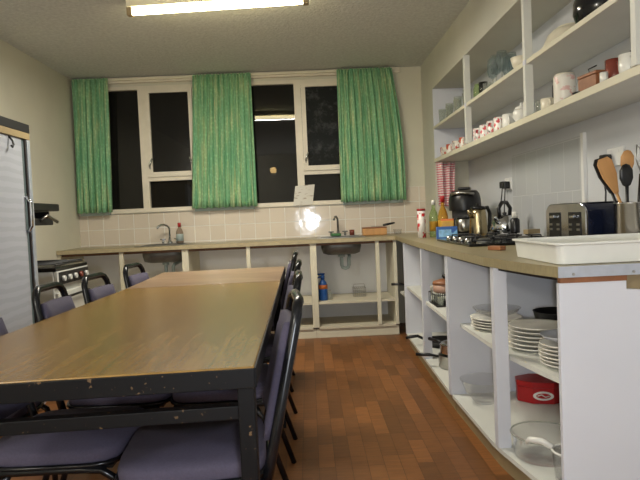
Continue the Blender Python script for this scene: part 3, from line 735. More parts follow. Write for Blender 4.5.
# kettle, champagne
kt = thing('kettle', 'tall champagne-coloured metal kettle with black handle beside coffee machine', 'kettle', (1.262, 4.30, ZT), radians(-60))
MB().lathe([(.001,0),(.066,0),(.068,.01),(.066,.08),(.059,.18),(.054,.215),(.001,.216)], n=24).build('body', M['gold'], kt)
MB().lathe([(.058,.217),(.052,.232),(.015,.24),(.012,.255),(.001,.258)], n=20).build('lid', M['black'], kt)
MB().tube([(0,.055,.215),(0,.10,.225),(0,.125,.18),(0,.12,.09),(0,.085,.04)], .014, 10).build('handle', M['black'], kt)
MB().tube([(0,-.062,.16),(0,-.085,.19),(0,-.095,.21)], [.02,.016,.011], 10).build('spout', M['gold'], kt)
kt2 = thing('stovetop_kettle', 'low shiny kettle with arched black handle under the wall socket', 'kettle', (1.345, 3.96, ZT+.051), radians(-50))
MB().lathe([(.001,0),(.085,0),(.092,.02),(.085,.07),(.06,.105),(.03,.115),(.001,.116)], n=24).build('body', M['chrome'], kt2)
MB().tube([(0,.06,.09),(0,.075,.16),(0,.03,.20),(0,-.03,.20),(0,-.07,.16),(0,-.06,.09)], .013, 10).build('handle', M['black'], kt2)
MB().tube([(0,-.07,.06),(0,-.11,.09),(0,-.13,.11)], [.018,.014,.010], 10).build('spout', M['chrome'], kt2)
MB().lathe([(.012,.116),(.016,.13),(.001,.135)], n=14).build('knob', M['black'], kt2)
bottle('dark_bottle', (1.34, 3.75, ZT+.048), 'dark bottle with white cap standing on the hob beside the low kettle', 'bottle',
       [(.001,0),(.028,0),(.030,.008),(.030,.085),(.016,.10)], M['black'], M['ceramic'], (.018,.098,.135))
# gas hob
hb = thing('gas_hob', 'black gas hob with cast iron grates set into the right worktop', 'hob', (1.175, 3.70, ZT))
MB().box(-.27,-.43,.0008,.26,.40,.016).build('hob_plate', M['enamel'], hb, bevel=.005)
for bx_ in (-.12,.12):
    for by_ in (-.22,.18):
        b = MB(); b.capb = False
        b.lathe([(.045,.016),(.045,.026),(.036,.030),(.030,.036),(.001,.037)], bx_, by_, 0, 20)
        b.build('burner', M['dsteel'], hb)
        g = MB()
        for q in range(4):
            a = q*pi/2+pi/4
            g.tube([(bx_+.11*cos(a), by_+.11*sin(a), .017), (bx_+.105*cos(a), by_+.105*sin(a), .045), (bx_+.03*cos(a), by_+.03*sin(a), .047)], .005, 6)
        g.tube([(bx_+.11*cos(2*pi*i/16), by_+.11*sin(2*pi*i/16), .03) for i in range(16)], .0045, 6, closed=True)
        g.build('grate', M['iron'], hb)
for i in range(4):
    MB().lathe([(.018,.016),(.020,.020),(.018,.042),(.001,.044)], -.235, -.28+.15*i, 0, 16).build('knob', M['steel'], hb)
tag(MB().box(-.045,-.02,.0005,.045,.02,.022).build('wooden_block', M['dwood'], bevel=.003, loc=(.95, 2.93, ZT), rotz=radians(-65)), 'reddish wooden block lying between hob and white tray', 'block')
tag(MB().box(-.05,-.02,.0005,.05,.02,.028).build('matchbox', M['tan'], bevel=.002, loc=(1.36, 3.52, ZT+.048), rotz=radians(25)), 'tan matchbox resting on the hob grate near the toaster', 'box')
tag(MB().lathe([(.001,0),(.018,0),(.018,.05),(.014,.052),(.014,.06),(.001,.061)], n=14).build('salt_pot', M['ceramic'], loc=(1.44, 3.44, ZT+.016)), 'small white salt pot on the hob corner near the toaster', 'pot')
# white tray at the near end
ty = thing('dish_tray', 'white plastic dish tray at the near end of the right worktop', 'tray', (1.155, 2.255, ZT))
def rr(w, d, r, n=5):
    P = []
    for cx, cy, a0 in ((w-r, d-r, 0), (-w+r, d-r, pi/2), (-w+r, -d+r, pi), (w-r, -d+r, 3*pi/2)):
        P += [(cx+r*cos(a0+pi/2*i/n), cy+r*sin(a0+pi/2*i/n)) for i in range(n+1)]
    return P
o1 = rr(.280,.225,.03); o2 = rr(.290,.235,.035); i1 = rr(.274,.219,.03)
N = len(o1); mb = MB()
o0 = rr(.273,.218,.03)
rings = [([(x,y,.001) for x,y in o0]), [(x,y,.068) for x,y in o1], [(x,y,.070) for x,y in o2], [(x,y,.078) for x,y in o2], [(x,y,.078) for x,y in i1], [(x*.96,y*.95,.008) for x,y in i1]]
vv = [p for r_ in rings for p in r_]; ff = []
for k in range(len(rings)-1):
    for i in range(N): ff.append((k*N+i, k*N+(i+1)%N, (k+1)*N+(i+1)%N, (k+1)*N+i))
ff.append(tuple(range(N))[::-1]); ff.append(tuple((len(rings)-1)*N+i for i in range(N)))
mb.add(vv, ff); mb.build('tray_body', M['tray'], ty, bevel=.002)
rb = MB()
for i in range(7): rb.box(-.22, -.15+.05*i-.004, .009, .22, -.15+.05*i+.004, .018)
rb.build('floor_ribs', M['tray'], ty)
# toaster
to = thing('toaster', 'dark blue four-slot toaster with chrome control end behind the white tray', 'toaster', (1.362, 2.83, ZT), radians(12))
prof = [(-.15,.012),(.15,.012)]+[(.15,.16)]+[(.15-.05+.05*cos(a), .170+.05*sin(a)) for a in [pi/2*i/5 for i in range(1,6)]]+[(-.10-.05*sin(a), .170+.05*cos(a)) for a in [pi/2*i/5 for i in range(0,6)]]
def shell(x0, x1, mt, name, s=1.0):
    n = len(prof); v = [(x0, y*s, z) for y, z in prof]+[(x1, y*s, z) for y, z in prof]
    return MB().add(v, [tuple(range(n)), tuple(range(2*n-1, n-1, -1))]+[(i,(i+1)%n,n+(i+1)%n,n+i) for i in range(n)]).build(name, mt, to, bevel=.004)
shell(-.105, .115, M['toasterblue'], 'body')
shell(-.118, -.1055, M['chrome'], 'chrome_front', 1.01)
for sy in (-.075,.075):
    MB().box(-.121,sy-.045,.045,-.1185,sy+.045,.178).build('control_panel', M['black'], to, bevel=.001)
    MB().box(-.140,sy-.016,.150,-.1215,sy+.016,.163).build('lever', M['chrome'], to, bevel=.003)
    for k in range(4): MB().box(-.124,sy-.038+.056*(k%2),.090+.024*(k//2),-.1215,sy-.018+.056*(k%2),.100+.024*(k//2)).build('button', M['steel'], to)
for i in range(4): MB().box(-.08,-.105+.06*i-.013,.2185,.10,-.105+.06*i+.013,.2215).build('slot', M['black'], to)
for fx, fy in ((-.08,-.12),(-.08,.12),(.09,-.12),(.09,.12)): MB().cyl(fx, fy, .0005, .012, .012, 10).build('foot', M['black'], to)
# utensil pot with utensils
uh = thing('utensil_pot', 'brushed steel utensil pot holding spatulas behind the white tray', 'utensil pot', (1.435, 2.56, ZT))
mu = MB(); mu.lathe([(.001,.001),(.066,.001),(.068,.006),(.068,.205),(.070,.207),(.070,.212),(.064,.212),(.064,.012),(.001,.010)], n=30); mu.build('body', M['steelrib'], uh)
def utensil(name, label, base, tip, mh, mhd, kind):
    b = Vector(base); t = Vector(tip); d = (t-b); L = d.length; d.normalize()
    o = thing(name, label, 'utensil', base); o.rotation_mode = 'QUATERNION'
    q = Vector((0,0,1)).rotation_difference(d); o.rotation_quaternion = q
    if kind == 'spatula':
        MB().tube([(0,0,0),(0,0,L*.62)], .007, 8).build('handle', mh, o)
        MB().add([(-.010,-.004,L*.60),(.010,-.004,L*.60),(.034,-.003,L*.80),(.036,-.003,L*.95),(.022,-.003,L),(-.022,-.003,L),(-.036,-.003,L*.95),(-.034,-.003,L*.80),
                  (-.010,.004,L*.60),(.010,.004,L*.60),(.034,.003,L*.80),(.036,.003,L*.95),(.022,.003,L),(-.022,.003,L),(-.036,.003,L*.95),(-.034,.003,L*.80)],
                 [(0,1,2,3,4,5,6,7),(15,14,13,12,11,10,9,8)]+[(i,(i+1)%8,8+(i+1)%8,8+i) for i in range(8)]).build('blade', mhd, o, bevel=.002)
    elif kind == 'spoon':
        MB().tube([(0,0,0),(0,0,L*.78)], .007, 8).build('handle', mh, o)
        MB().lathe([(.001,0),(.018,.01),(.031,.040),(.030,.075),(.016,.098),(.001,.103)], 0, 0, L*.74, 16, 1, .35).build('bowl', mhd, o)
    elif kind == 'masher':
        MB().tube([(0,0,0),(0,0,L*.70)], .010, 8).build('handle', mh, o)
        MB().tube([(0,0,L*.70),(-.03,0,L*.84),(-.03,0,L*.97),(.0,0,L*.90),(.03,0,L*.97),(.03,0,L*.84),(0,0,L*.70)], .003, 6).build('wire_head', mhd, o)
    return o
z0 = ZT+.014
utensil('wooden_spatula', 'broad wooden spatula leaning left out of the steel pot', (1.465,2.565,z0), (1.335,2.60,1.345), M['wood'], M['wood'], 'spatula')
utensil('wooden_spoon', 'rounded wooden spoon standing upright in the steel pot', (1.43,2.59,z0), (1.42,2.55,1.385), M['black'], M['wood'], 'spoon')
utensil('fish_slice', 'black fish slice standing behind the wooden spatula in the pot', (1.46,2.60,z0), (1.35,2.665,1.35), M['black'], M['black'], 'spatula')
utensil('black_ladle', 'black-handled spoon between the wooden spatula and spoon', (1.41,2.535,z0), (1.395,2.52,1.30), M['black'], M['black'], 'spoon')
utensil('masher', 'steel wire masher with black handle at the right of pot', (1.44,2.53,z0), (1.465,2.50,1.40), M['black'], M['steel'], 'masher')

# ------------------------------------------------------------------ things in the near right cabinet
SH = .5145; SN = .5065; BB = .106
def stack(n, x, y, z, r, dz, m, where, group, name='dinner_plate', deep=False):
    base = None
    for i in range(n):
        pos = 'bottom plate' if i == 0 else 'topmost plate' if i == n-1 else '%s plate from the bottom' % ORD[i]
        if deep: pos = pos.replace('plate', 'bowl')
        lab = 'white %s of the %s' % (pos, where)
        loc = (x+random.uniform(-.004,.004), y+random.uniform(-.004,.004), z+dz*i)
        if base is None:
            if deep:
                base = bowl(name, loc, r, .045, m, lab, 'bowl', group)
            else: base = plate(name, loc, r, m, lab, group)
        else:
            o = base.copy(); COL.objects.link(o); o.location = loc; o['label'] = lab
stack(4, .978, 3.05, SN, .135, .014, M['platerim'], 'left stack behind the cabinet post', 'plates in the left stack')
bowl('glass_dish', (.978, 3.05, SN+.067), .125, .045, M['bowlglass'], 'shallow clear glass dish resting on the left stack of plates', 'dish')
stack(6, 1.00, 2.56, SN, .125, .018, M['platerim'], 'middle stack of large plates in the cabinet', 'plates in the middle stack')
stack(6, .995, 2.25, SN, .105, .015, M['platerim'], 'nearest stack of small plates in the cabinet', 'plates in the nearest stack', 'side_plate')
bowl('grey_bowl', (.995, 2.25, SN+.099), .10, .03, mat('grey_glaze', (176,178,182), .3), 'grey bowl on top of the nearest stack of small plates')
fp = thing('frying_pan', 'deep black pan standing behind the middle stack of plates', 'pan', (1.19, 2.785, SN))
MB().lathe([(.001,.001),(.06,.001),(.095,.05),(.112,.125),(.115,.127),(.109,.127),(.090,.052),(.057,.008),(.001,.006)], n=28).build('body', M['black'], fp)
MB().tube([(-.03,-.105,.115),(-.045,-.15,.14),(-.06,-.20,.145),(-.07,-.25,.135)], .010, 8).build('handle', M['black'], fp)
# red tin with oval badge
rt = thing('red_tin', 'red octagonal sweet tin with white oval badge, below the plates', 'tin', (1.21, 3.07, BB), radians(-14))
P8 = [(.135*cos(pi/8+i*pi/4), .095*sin(pi/8+i*pi/4)) for i in range(8)]
P8b = [(x*1.03, y*1.03) for x, y in P8]
MB().prism(P8, .001, .085).build('body', M['red'], rt, bevel=.004)
MB().prism(P8b, .0855, .115).build('lid', M['red'], rt, bevel=.004)
bd = MB(); vs = [(.052*cos(2*pi*i/20), -.0895, .045+.024*sin(2*pi*i/20)) for i in range(20)]; bd.add(vs, [tuple(range(20))])
bd.build('oval_badge', M['ceramic'], rt)
vs = [(.036*cos(2*pi*i/20), -.0905, .045+.014*sin(2*pi*i/20)) for i in range(20)]
MB().add(vs, [tuple(range(20))]).build('badge_centre', M['red'], rt)
MB().tube([(-.03,-.092,.045),(-.01,-.092,.052),(.01,-.092,.040),(.03,-.092,.047)], .003, 6).build('badge_script', M['ceramic'], rt)
tag(MB().lathe([(.001,0),(.05,0),(.055,.006),(.10,.06),(.125,.125),(.128,.126),(.121,.126),(.096,.062),(.05,.01),(.001,.008)], n=30).build('glass_bowl', M['bowlglass'], loc=(.905, 3.07, BB)), 'large clear glass mixing bowl on the cabinet floor behind the post', 'bowl')
cas = thing('glass_casserole', 'round clear glass casserole dish at the front of cabinet floor', 'dish', (.935, 2.355, BB))
mc = MB(); mc.lathe([(.001,0),(.105,0),(.118,.008),(.126,.095),(.132,.097),(.132,.102),(.120,.100),(.112,.012),(.001,.008)], n=34); mc.build('body', M['bowlglass'], cas)
MB().tube([(.131*cos(2*pi*i/30), .131*sin(2*pi*i/30), .100) for i in range(30)], .004, 6, closed=True).build('rim', M['tglass'], cas)
mj = thing('measuring_jug', 'clear plastic measuring jug with white handle before the casserole', 'jug', (.945, 2.13, BB), radians(0))
MB().lathe([(.001,.0),(.052,.0),(.056,.006),(.066,.115),(.063,.115),(.052,.010),(.001,.008)], n=24).build('body', M['bowlglass'], mj)
MB().tube([(-.055,.03,.12),(-.085,.055,.135),(-.12,.09,.13),(-.13,.10,.115)], [.012,.013,.012,.008], 8).build('handle', M['ceramic'], mj)
MB().tube([(.065*cos(2*pi*i/24), .065*sin(2*pi*i/24), .115) for i in range(24)], .005, 6, closed=True).build('rim', M['ceramic'], mj)
bp3 = thing('baking_pan', 'dark round pan at the near end of the plate shelf', 'pan', (.995, 2.09, SN))
MB().lathe([(.001,.001),(.035,.001),(.045,.028),(.048,.029),(.043,.029),(.033,.006),(.001,.005)], n=24).build('body', M['iron'], bp3)
MB().tube([(-.045,0,.027),(-.07,.0,.03),(-.085,.0,.03)], .006, 8).build('handle', M['iron'], bp3)

# far right cabinet
cpot = thing('casserole_pot', 'brown casserole with black knob on the shelf under the hob', 'pot', (.90, 3.88, SH+.08))
MB().lathe([(.001,.001),(.07,.001),(.08,.01),(.08,.055),(.001,.056)], n=24).build('body', mat('tan_pink', (176,140,120), .4), cpot)
MB().lathe([(.083,.057),(.078,.075),(.03,.09),(.001,.092)], n=24).build('lid', M['dwood'], cpot)
MB().lathe([(.006,.09),(.02,.105),(.018,.12),(.001,.122)], n=14).build('knob', M['black'], cpot)
rk = thing('glass_crate', 'dark rack of small glasses under the brown casserole', 'rack', (.915, 3.88, SH))
r_ = MB(); r_.box(-.10,-.12,.001,.10,.12,.006)
for x in (-.1,-.034,.034,.1):
    r_.tube([(x,-.12,.076),(x,.12,.076)], .003, 6)
    for y in (-.12,-.06,0,.06,.12): r_.tube([(x,y,.005),(x,y,.078)], .0025, 6)
for y in (-.12,.12): r_.tube([(-.1,y,.076),(.1,y,.076)], .003, 6)
r_.build('wire_frame', M['iron'], rk)
for j, (gx, gy) in enumerate(((-.067,-.09),(-.067,-.03),(-.067,.03),(-.067,.09),(0,-.09),(.067,-.09))):
    lab = ['at its near front corner','second along its front','third along its front','at its far front corner','in the middle of its near end','at its near back corner'][j]
    tag(MB().lathe([(.001,0),(.018,0),(.022,.055),(.020,.055),(.016,.005),(.001,.005)], n=14).build('small_glass', M['tglass'], loc=(.915+gx, 3.88+gy, SH+.007)), 'small clear glass standing in the dark rack, %s' % lab, 'glass', 'small glasses in the rack')
pk = mug_proto(M['creamcer'], .06, .04); pk.name = 'pink_cup'; pk['category'] = 'cup'
pk.location = (.875, 4.36, SH); pk['label'] = 'small pale cup on the shelf of the pan cabinet, left of its post'
def saucepan(name, loc, r, h, label, ang, mb_, lid=True, rz=0, hz=None):
    s = thing(name, label, 'saucepan', loc, rz)
    MB().lathe([(.001,.001),(r*.95,.001),(r,.01),(r,h),(r+.003,h+.002),(r-.003,h),(r-.004,.01),(.001,.006)], n=28).build('body', mb_, s)
    if lid:
        MB().lathe([(r+.003,h+.003),(r*.9,h+.015),(r*.4,h+.026),(.001,h+.028)], n=28).build('lid', mb_, s)
        MB().lathe([(.006,h+.027),(.018,h+.04),(.016,h+.05),(.001,h+.052)], n=14).build('knob', M['black'], s)
    c_, s_ = cos(ang), sin(ang); z = (hz or h)*.82
    MB().tube([(c_*r,s_*r,z),(c_*(r+.06),s_*(r+.06),z+.01),(c_*(r+.15),s_*(r+.15),z+.012)], [.008,.011,.012], 8).build('handle', M['black'], s)
    return s
saucepan('saucepan', (.93, 3.80, BB), .105, .085, 'lower steel saucepan on the cabinet floor below the hob', radians(165), M['steel'], lid=False)
saucepan('saucepan', (.93, 3.80, BB+.09), .095, .06, 'upper steel saucepan with lid stacked on another below the hob', radians(120), M['chrome'])
f2 = thing('frying_pan', 'black frying pan on the cabinet floor with handle pointing into the room', 'pan', (.99, 4.44, BB))
MB().lathe([(.001,.001),(.11,.001),(.135,.045),(.138,.047),(.132,.047),(.107,.008),(.001,.006)], n=28).build('body', M['black'], f2)
MB().tube([(-.12,.02,.045),(-.18,.03,.075),(-.24,.035,.07),(-.27,.04,.06)], [.009,.012,.013,.011], 8).build('handle', M['black'], f2)
# corner saucepan with projecting handle
sh3 = thing('corner_shelf', 'white shelf board in the blind corner between the two cabinet runs', 'shelf', (1.15, 5.2, .395))
MB().box(-.32,-.21,0,.36,.19,.02).build('board', M['shelfw'], sh3)
for x_, y_ in ((-.26,-.17),(.30,-.17),(.30,.15),(-.26,.15)): MB().box(x_-.015,y_-.015,-.395,x_+.015,y_+.015,-.0005).build('leg', M['shelfw'], sh3)
saucepan('saucepan', (.95, 5.14, .416), .085, .10, 'dark saucepan in the corner between cabinet runs, handle sticking out', radians(178), M['iron'])

# ------------------------------------------------------------------ tables
def table(name, c, label, top_m, front_skirt=True):
    # c: near-right, near-left, far-left, far-right corners; object origin at centre
    ox = sum(p[0] for p in c)/4; oy = sum(p[1] for p in c)/4
    t = thing(name, label, 'table', (ox, oy, 0))
    P = [(x-ox, y-oy) for x, y in c]
    ZT_ = .80
    MB().prism(P, ZT_-.018, ZT_).build('tabletop', top_m, t, bevel=.003)
    k = lambda p, s=.985: (p[0]*s, p[1]*s)
    # metal edge + apron as four bars
    for i in range(4):
        a = Vector(P[i]).to_3d(); b = Vector(P[(i+1) % 4]).to_3d(); d = (b-a).normalized(); nrm = Vector((d.y, -d.x, 0))
        if nrm.dot((a+b)/2) > 0: nrm = -nrm
        q = [a-d*0+nrm*-.004, b+nrm*-.004, b+nrm*.022, a+nrm*.022]
        MB().prism([(v.x, v.y) for v in q], ZT_-.050, ZT_-.004 if i == 0 else ZT_-.003).build('apron', M['tframe'], t, bevel=.002)
    for i, p in enumerate(P):
        sx = -1 if p[0] > 0 else 1; sy = 1 if p[1] < 0 else -1
        x0 = p[0]+sx*.003; y0 = p[1]+sy*.004; x1 = x0+sx*.040; y1 = y0+sy*.040
        MB().box(min(x0,x1), min(y0,y1), 0, max(x0,x1), max(y0,y1), ZT_-.02).build('leg', M['tframe'], t, bevel=.003)
    for (i, j) in ((0,1),(3,2)):
        a = Vector(P[i]); b = Vector(P[j]); off = .015 if i == 0 else -.03
        q = [(a.x-.04, a.y+off), (b.x+.04, b.y+off), (b.x+.04, b.y+off+.03), (a.x-.04, a.y+off+.03)]
        MB().prism(q, .672, .704).build('stretcher', M['tframe'], t, bevel=.002)
    return t
table('dining_table', [(-.139,1.335),(-1.015,1.285),(-.985,3.10),(-.165,3.165)], 'long tan laminate dining table with worn black metal frame, nearest', M['tabletop'])
table('dining_table', [(-.168,3.18),(-.99,3.118),(-1.02,4.05),(-.178,4.10)], 'brown worn-topped table pushed against the far end of the tan one', M['tabletop2'])

# ------------------------------------------------------------------ chairs
def make_chair():
    t = thing('dining_chair', '', 'chair')
    # seat cushion
    def sf(u, v):
        a = 2*pi*u; p = 5.0; ca, sa = cos(a), sin(a); r = (abs(ca)**p+abs(sa)**p)**(-1/p)
        ks = [.01,.90,.985,1,1,.97,.01]; zs = [.435,.435,.440,.455,.472,.490,.497]
        i = min(6, int(v*6+.01)); return (.21*ks[i]*r*ca+.0, .205*ks[i]*r*sa, zs[i])
    MB().grid(sf, 44, 6).build('seat', M['fabric'], t)
    pb = MB()
    pts = []
    for i in range(44):
        a = 2*pi*i/44; p = 5.0; ca, sa = cos(a), sin(a); r = (abs(ca)**p+abs(sa)**p)**(-1/p); pts.append((.213*r*ca, .208*r*sa, .440))
    pb.tube(pts, .008, 6, closed=True); pb.box(-.19,-.195,.425,.19,.195,.434)
    pb.build('seat_frame', M['cframe'], t)
    # back pad: trapezoid, slightly curved
    def back(z): return -.215-.105*(z-.45)/.45         # lean
    def hw(z): return .188-.058*max(0,(z-.55))/.35      # half width
    def bf(u, v):
        s = -1+2*u; z = .535+.325*v; w = hw(z)-.012; th = .018
        return (back(z)+.016*(1-s*s)*-1+.02, s*w, z)
    pd = MB(); nu, nv = 10, 8
    F = [bf(i/nu, j/nv) for j in range(nv+1) for i in range(nu+1)]
    def edge(i, j): return .012 if (i in (0,nu) or j in (0,nv)) else .022
    fr = [(x+edge(k % (nu+1), k//(nu+1)), y, z) for k, (x,y,z) in enumerate(F)]
    bk_ = [(x-edge(k % (nu+1), k//(nu+1))*.8, y, z) for k, (x,y,z) in enumerate(F)]
    n1 = len(F); q = []
    for j in range(nv):
        for i in range(nu):
            a = j*(nu+1)+i; q.append((a,a+1,a+nu+2,a+nu+1)); q.append((n1+a,n1+a+nu+1,n1+a+nu+2,n1+a+1))
    ring = [i for i in range(nu+1)]+[j*(nu+1)+nu for j in range(1,nv+1)]+[nv*(nu+1)+i for i in range(nu-1,-1,-1)]+[j*(nu+1) for j in range(nv-1,0,-1)]
    for k in range(len(ring)):
        a, b = ring[k], ring[(k+1) % len(ring)]; q.append((a, n1+a, n1+b, b))
    pd.add(fr+bk_, q, True); pd.build('backrest', M['fabric'], t)
    # back frame tube (inverted, tapering U)
    L = [(back(z), -hw(z), z) for z in (.43,.50,.58,.66,.74,.80,.855)]
    zt = .855; w = hw(zt)
    L += [(back(.88), -w+.006, .885), (back(.90), -w+.025, .908), (back(.91)-.004, -w+.05, .918)]
    R = [(x, -y, z) for x, y, z in L[::-1]]
    MB().tube(L+R, .0155, 8, sq=1.0).build('back_frame', M['cframe'], t)
    for s in (-1, 1):
        MB().tube([(-.12,s*.19,.425),(-.15,s*.192,.37),(-.268,s*.20,0)], .012, 8).build('leg', M['cframe'], t)
        pth = [(-.20,s*.205,.428),(.10,s*.205,.428),(.16,s*.205,.424),(.195,s*.205,.40),(.208,s*.205,.36),(.212,s*.207,0)]
        MB().tube(pth, .012, 8).build('leg', M['cframe'], t)
    return t
CH = make_chair()
chairs = [
 (-.370, 1.76, pi+radians(5), 'purple-grey padded chair nearest on the right side of the tan table', .975),
 (-.375, 2.46, pi+radians(2), 'purple-grey padded chair second along the right side of the tables', .975),
 (-.385, 3.15, pi+radians(1), 'purple-grey padded chair third along the right side of the tables', .975),
 (-.42, 3.98, pi+radians(0), 'purple-grey padded chair farthest along the right side of the tables', .975),
 (-.81, 1.93, 0, 'purple-grey padded chair nearest on the left, seat seen under the table', .97),
 (-.795, 2.49, 0, 'purple-grey padded chair on the left, backrest showing in front of the fridge edge', .97),
 (-.795, 3.00, radians(-4), 'purple-grey padded chair on the left, backrest showing before the cooker', .96),
 (-.80, 3.66, radians(-6), 'purple-grey padded chair farthest on the left, near the left sink', .96),
 (-1.32, 2.22, 0, 'purple-grey padded chair standing back from the table by the fridge', .97),
]
for i, (x, y, r, lab, zs) in enumerate(chairs):
    o = CH if i == 0 else dup(CH, (0,0,0))
    o.location = (x, y, 0); o.rotation_euler = (0,0,r); o.scale = (1,1,zs)
    o['label'] = lab; o['group'] = 'padded chairs around the tables'

# ------------------------------------------------------------------ fridge (tall cabinet) at left
fr = thing('tall_fridge', 'tall fridge with ribbed grey door, dark top band and bright edge trim', 'fridge', (-2.015, 3.33, 0))
def FB(x0,y0,z0,x1,y1,z1): return MB().box(x0+2.015, y0-3.33, z0, x1+2.015, y1-3.33, z1)
FB(-2.325,2.99,.04,-1.74,3.665,1.73).build('cabinet_body', M['tan'], fr, bevel=.004)
FB(-2.325,2.985,1.731,-1.70,3.668,1.785).build('top_band', M['fridgeband'], fr, bevel=.003)
FB(-1.739,2.99,1.69,-1.70,3.665,1.730).build('header_strip', M['tan'], fr, bevel=.002)
FB(-1.739,2.99,.06,-1.712,3.58,1.688).build('door', M['fridgedoor'], fr, bevel=.003)
FB(-1.739,3.582,.06,-1.716,3.612,1.688).build('door_seal', mat('teal_grey', (84,96,98), .4), fr)
FB(-1.739,3.614,.06,-1.708,3.628,1.688).build('dark_gap', M['darkrail'], fr)
FB(-1.739,3.629,.04,-1.700,3.665,1.688).build('edge_trim', M['alu'], fr, bevel=.003)
MB().tube([(.305,.255,1.12),(.335,.255,1.16),(.335,.255,1.30),(.305,.255,1.34)], .010, 8).build('handle', M['chrome'], fr)
hk = MB(); hk.tube([(.303,.10,1.685),(.303+.02,.10,1.66),(.330,.10,1.635),(.33,.085,1.618),(.33,.07,1.625)], .006, 8); hk.build('hook', M['iron'], fr)
for fx, fy in ((-.28,-.31),(-.28,.31),(.25,-.31),(.25,.31)): MB().cyl(fx, fy, 0, .04, .02, 12).build('foot', M['black'], fr)

# ------------------------------------------------------------------ cooker
ck = thing('cooker', 'white freestanding cooker with eye-level grill against left wall', 'cooker', (-2.015, 4.22, 0))
def CB(x0,y0,z0,x1,y1,z1): return MB().box(x0+2.015, y0-4.22, z0, x1+2.015, y1-4.22, z1)
CB(-2.32,3.94,.03,-1.73,4.50,.845).build('body', M['cooker'], ck, bevel=.004)
CB(-2.32,3.94,.846,-1.71,4.50,.872).build('hob', M['enamel'], ck, bevel=.004)
g = MB()
for yy in (3.99,4.10,4.21,4.33,4.45): g.tube([(-2.27+2.015,yy-4.22,.895),(-1.73+2.015,yy-4.22,.895)], .006, 6)
for xx in (-2.27,-2.1,-1.9,-1.73): g.tube([(xx+2.015,3.98-4.22,.888),(xx+2.015,4.46-4.22,.888)], .006, 6)
g.build('pan_supports', M['iron'], ck)
CB(-1.729,3.945,.745,-1.705,4.495,.845).build('control_panel', M['cooker'], ck, bevel=.003)
CB(-1.7045,3.97,.754,-1.698,4.475,.838).build('dark_fascia', M['fridgeband'], ck)
for i in range(5):
    k = MB(); k.add([], []).tube([(.3175, -.20+.10*i, .795), (.335, -.20+.10*i, .795)], .019, 14); k.build('knob', M['redbrown'] if i == 3 else M['cooker'], ck)
CB(-1.729,3.955,.18,-1.708,4.485,.70).build('oven_door', M['cooker'], ck, bevel=.004)
MB().tube([(.315,-.22,.665),(.335,-.22,.665),(.335,.22,.665),(.315,.22,.665)], .009, 8).build('door_handle', M['black'], ck)
CB(-2.32,3.95,.896,-2.27,4.49,1.33).build('splash_panel', M['cooker'], ck, bevel=.003)
CB(-2.27,3.93,1.268,-1.895,4.50,1.322).build('grill_hood', M['black'], ck, bevel=.008)
gp_ = MB(); gp_.box(-2.24+2.015, 3.98-4.22, 1.165, -1.93+2.015, 4.46-4.22, 1.215); gp_.build('grill_pan', M['iron'], ck, bevel=.006)
MB().tube([(.085,.02,1.20),(.12,.06,1.235),(.15,.16,1.185)], .012, 8).build('grill_handle', M['steel'], ck)
for yy in (-.25,.25): MB().box(-.25,yy-.006,1.216,.05,yy+.006,1.267).build('grill_bracket', M['iron'], ck)

# ------------------------------------------------------------------ sub-parts: small pieces sit under the part they belong to
SUB = [('cooker','door_handle','oven_door'),('cooker','knob','control_panel'),('cooker','dark_fascia','control_panel'),('cooker','pan_supports','hob'),
       ('cooker','grill_handle','grill_pan'),('tall_fridge','handle','door'),('tall_fridge','hook','door'),('tall_fridge','door_seal','door'),
       ('toaster','lever','chrome_front'),('toaster','button','chrome_front'),('wall_socket','switch','plate'),
       ('curtain','heading_tape','drape'),('saucepan','knob','lid'),('black_pot','knob','lid'),('casserole_pot','knob','lid'),
       ('tap','tap_handle','base'),('red_tin','badge_centre','oval_badge'),('red_tin','badge_script','oval_badge'),('glass_casserole','rim','body'),
       ('worktop','screw','metal_end_strip'),('window','handle','casement'),('window','casement_pane','casement'),('measuring_jug','rim','body'),
       ('wooden_box','wire_catch','lid'),('upturned_dish','foot_ring','body')]
base = lambda n: n.rsplit('.', 1)[0] if n[-3:].isdigit() and n[-4:-3] == '.' else n
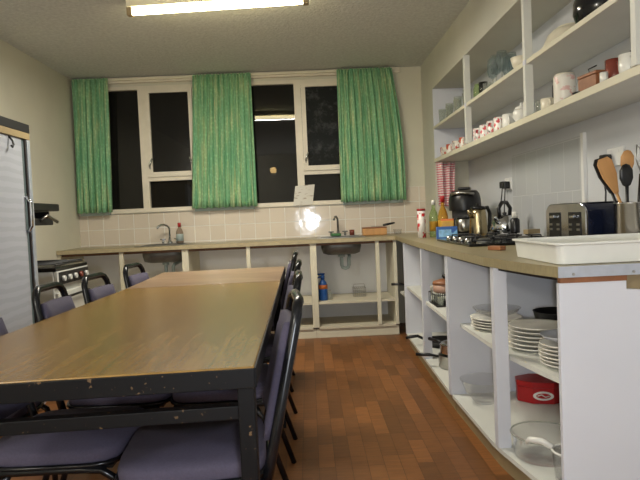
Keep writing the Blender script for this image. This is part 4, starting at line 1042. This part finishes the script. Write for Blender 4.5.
for root in [o for o in scn.objects if o.parent is None]:
    for tn, cn_, pn in SUB:
        if base(root.name) == tn or (tn == 'window' and root.name.startswith('window_')):
            ps = [c for c in root.children if base(c.name) == pn]
            for c in [c for c in root.children if base(c.name) == cn_]:
                if ps: c.parent = ps[0]

# ------------------------------------------------------------------ lights
def light(kind, name, loc, energy, col, size=.1, rot=None):
    d = bpy.data.lights.new(name, kind); d.energy = energy; d.color = col
    if kind == 'AREA': d.shape = 'RECTANGLE'; d.size = size[0]; d.size_y = size[1]
    else: d.shadow_soft_size = size
    o = bpy.data.objects.new(name, d); COL.objects.link(o); o.location = loc
    if rot: o.rotation_euler = rot
    return o
light('POINT', 'camera_flash', (.05, .02, 1.06), 62, (.86,.92,1.0), .03)
light('AREA', 'tube_glow', (-.535, 3.90, 2.515), 54, (1.0,.95,.84), (1.15,.04), (0,0,radians(-4.6)))
light('POINT', 'rear_lamp', (-2.0, -.8, 2.25), 85, (1.0,.96,.90), .12)  # added fill from behind the camera, stands for no known lamp
w = bpy.data.worlds.new('night'); scn.world = w; w.use_nodes = True
w.node_tree.nodes['Background'].inputs[0].default_value = (.004,.005,.007,1); w.node_tree.nodes['Background'].inputs[1].default_value = 1

# ------------------------------------------------------------------ camera
f_, yw, pt_, rl, H = 582.0, .0191, .0398, .0439, 1.138
fw = Vector((sin(yw)*cos(pt_), cos(yw)*cos(pt_), -sin(pt_)))
r0 = Vector((cos(yw), -sin(yw), 0)); u0 = r0.cross(fw)
R_ = r0*cos(rl)-u0*sin(rl); U_ = r0*sin(rl)+u0*cos(rl)
cam = bpy.data.objects.new('camera', bpy.data.cameras.new('camera')); COL.objects.link(cam)
mtx = Matrix((( R_.x,U_.x,-fw.x,0),(R_.y,U_.y,-fw.y,0),(R_.z,U_.z,-fw.z,H),(0,0,0,1)))
cam.matrix_world = mtx
cam.data.sensor_width = 36; cam.data.lens = f_/640*36; cam.data.clip_start = .02
scn.camera = cam
scn.view_settings.view_transform = 'Standard'; scn.view_settings.look = 'None'
scn.view_settings.exposure = 0; scn.view_settings.gamma = 1
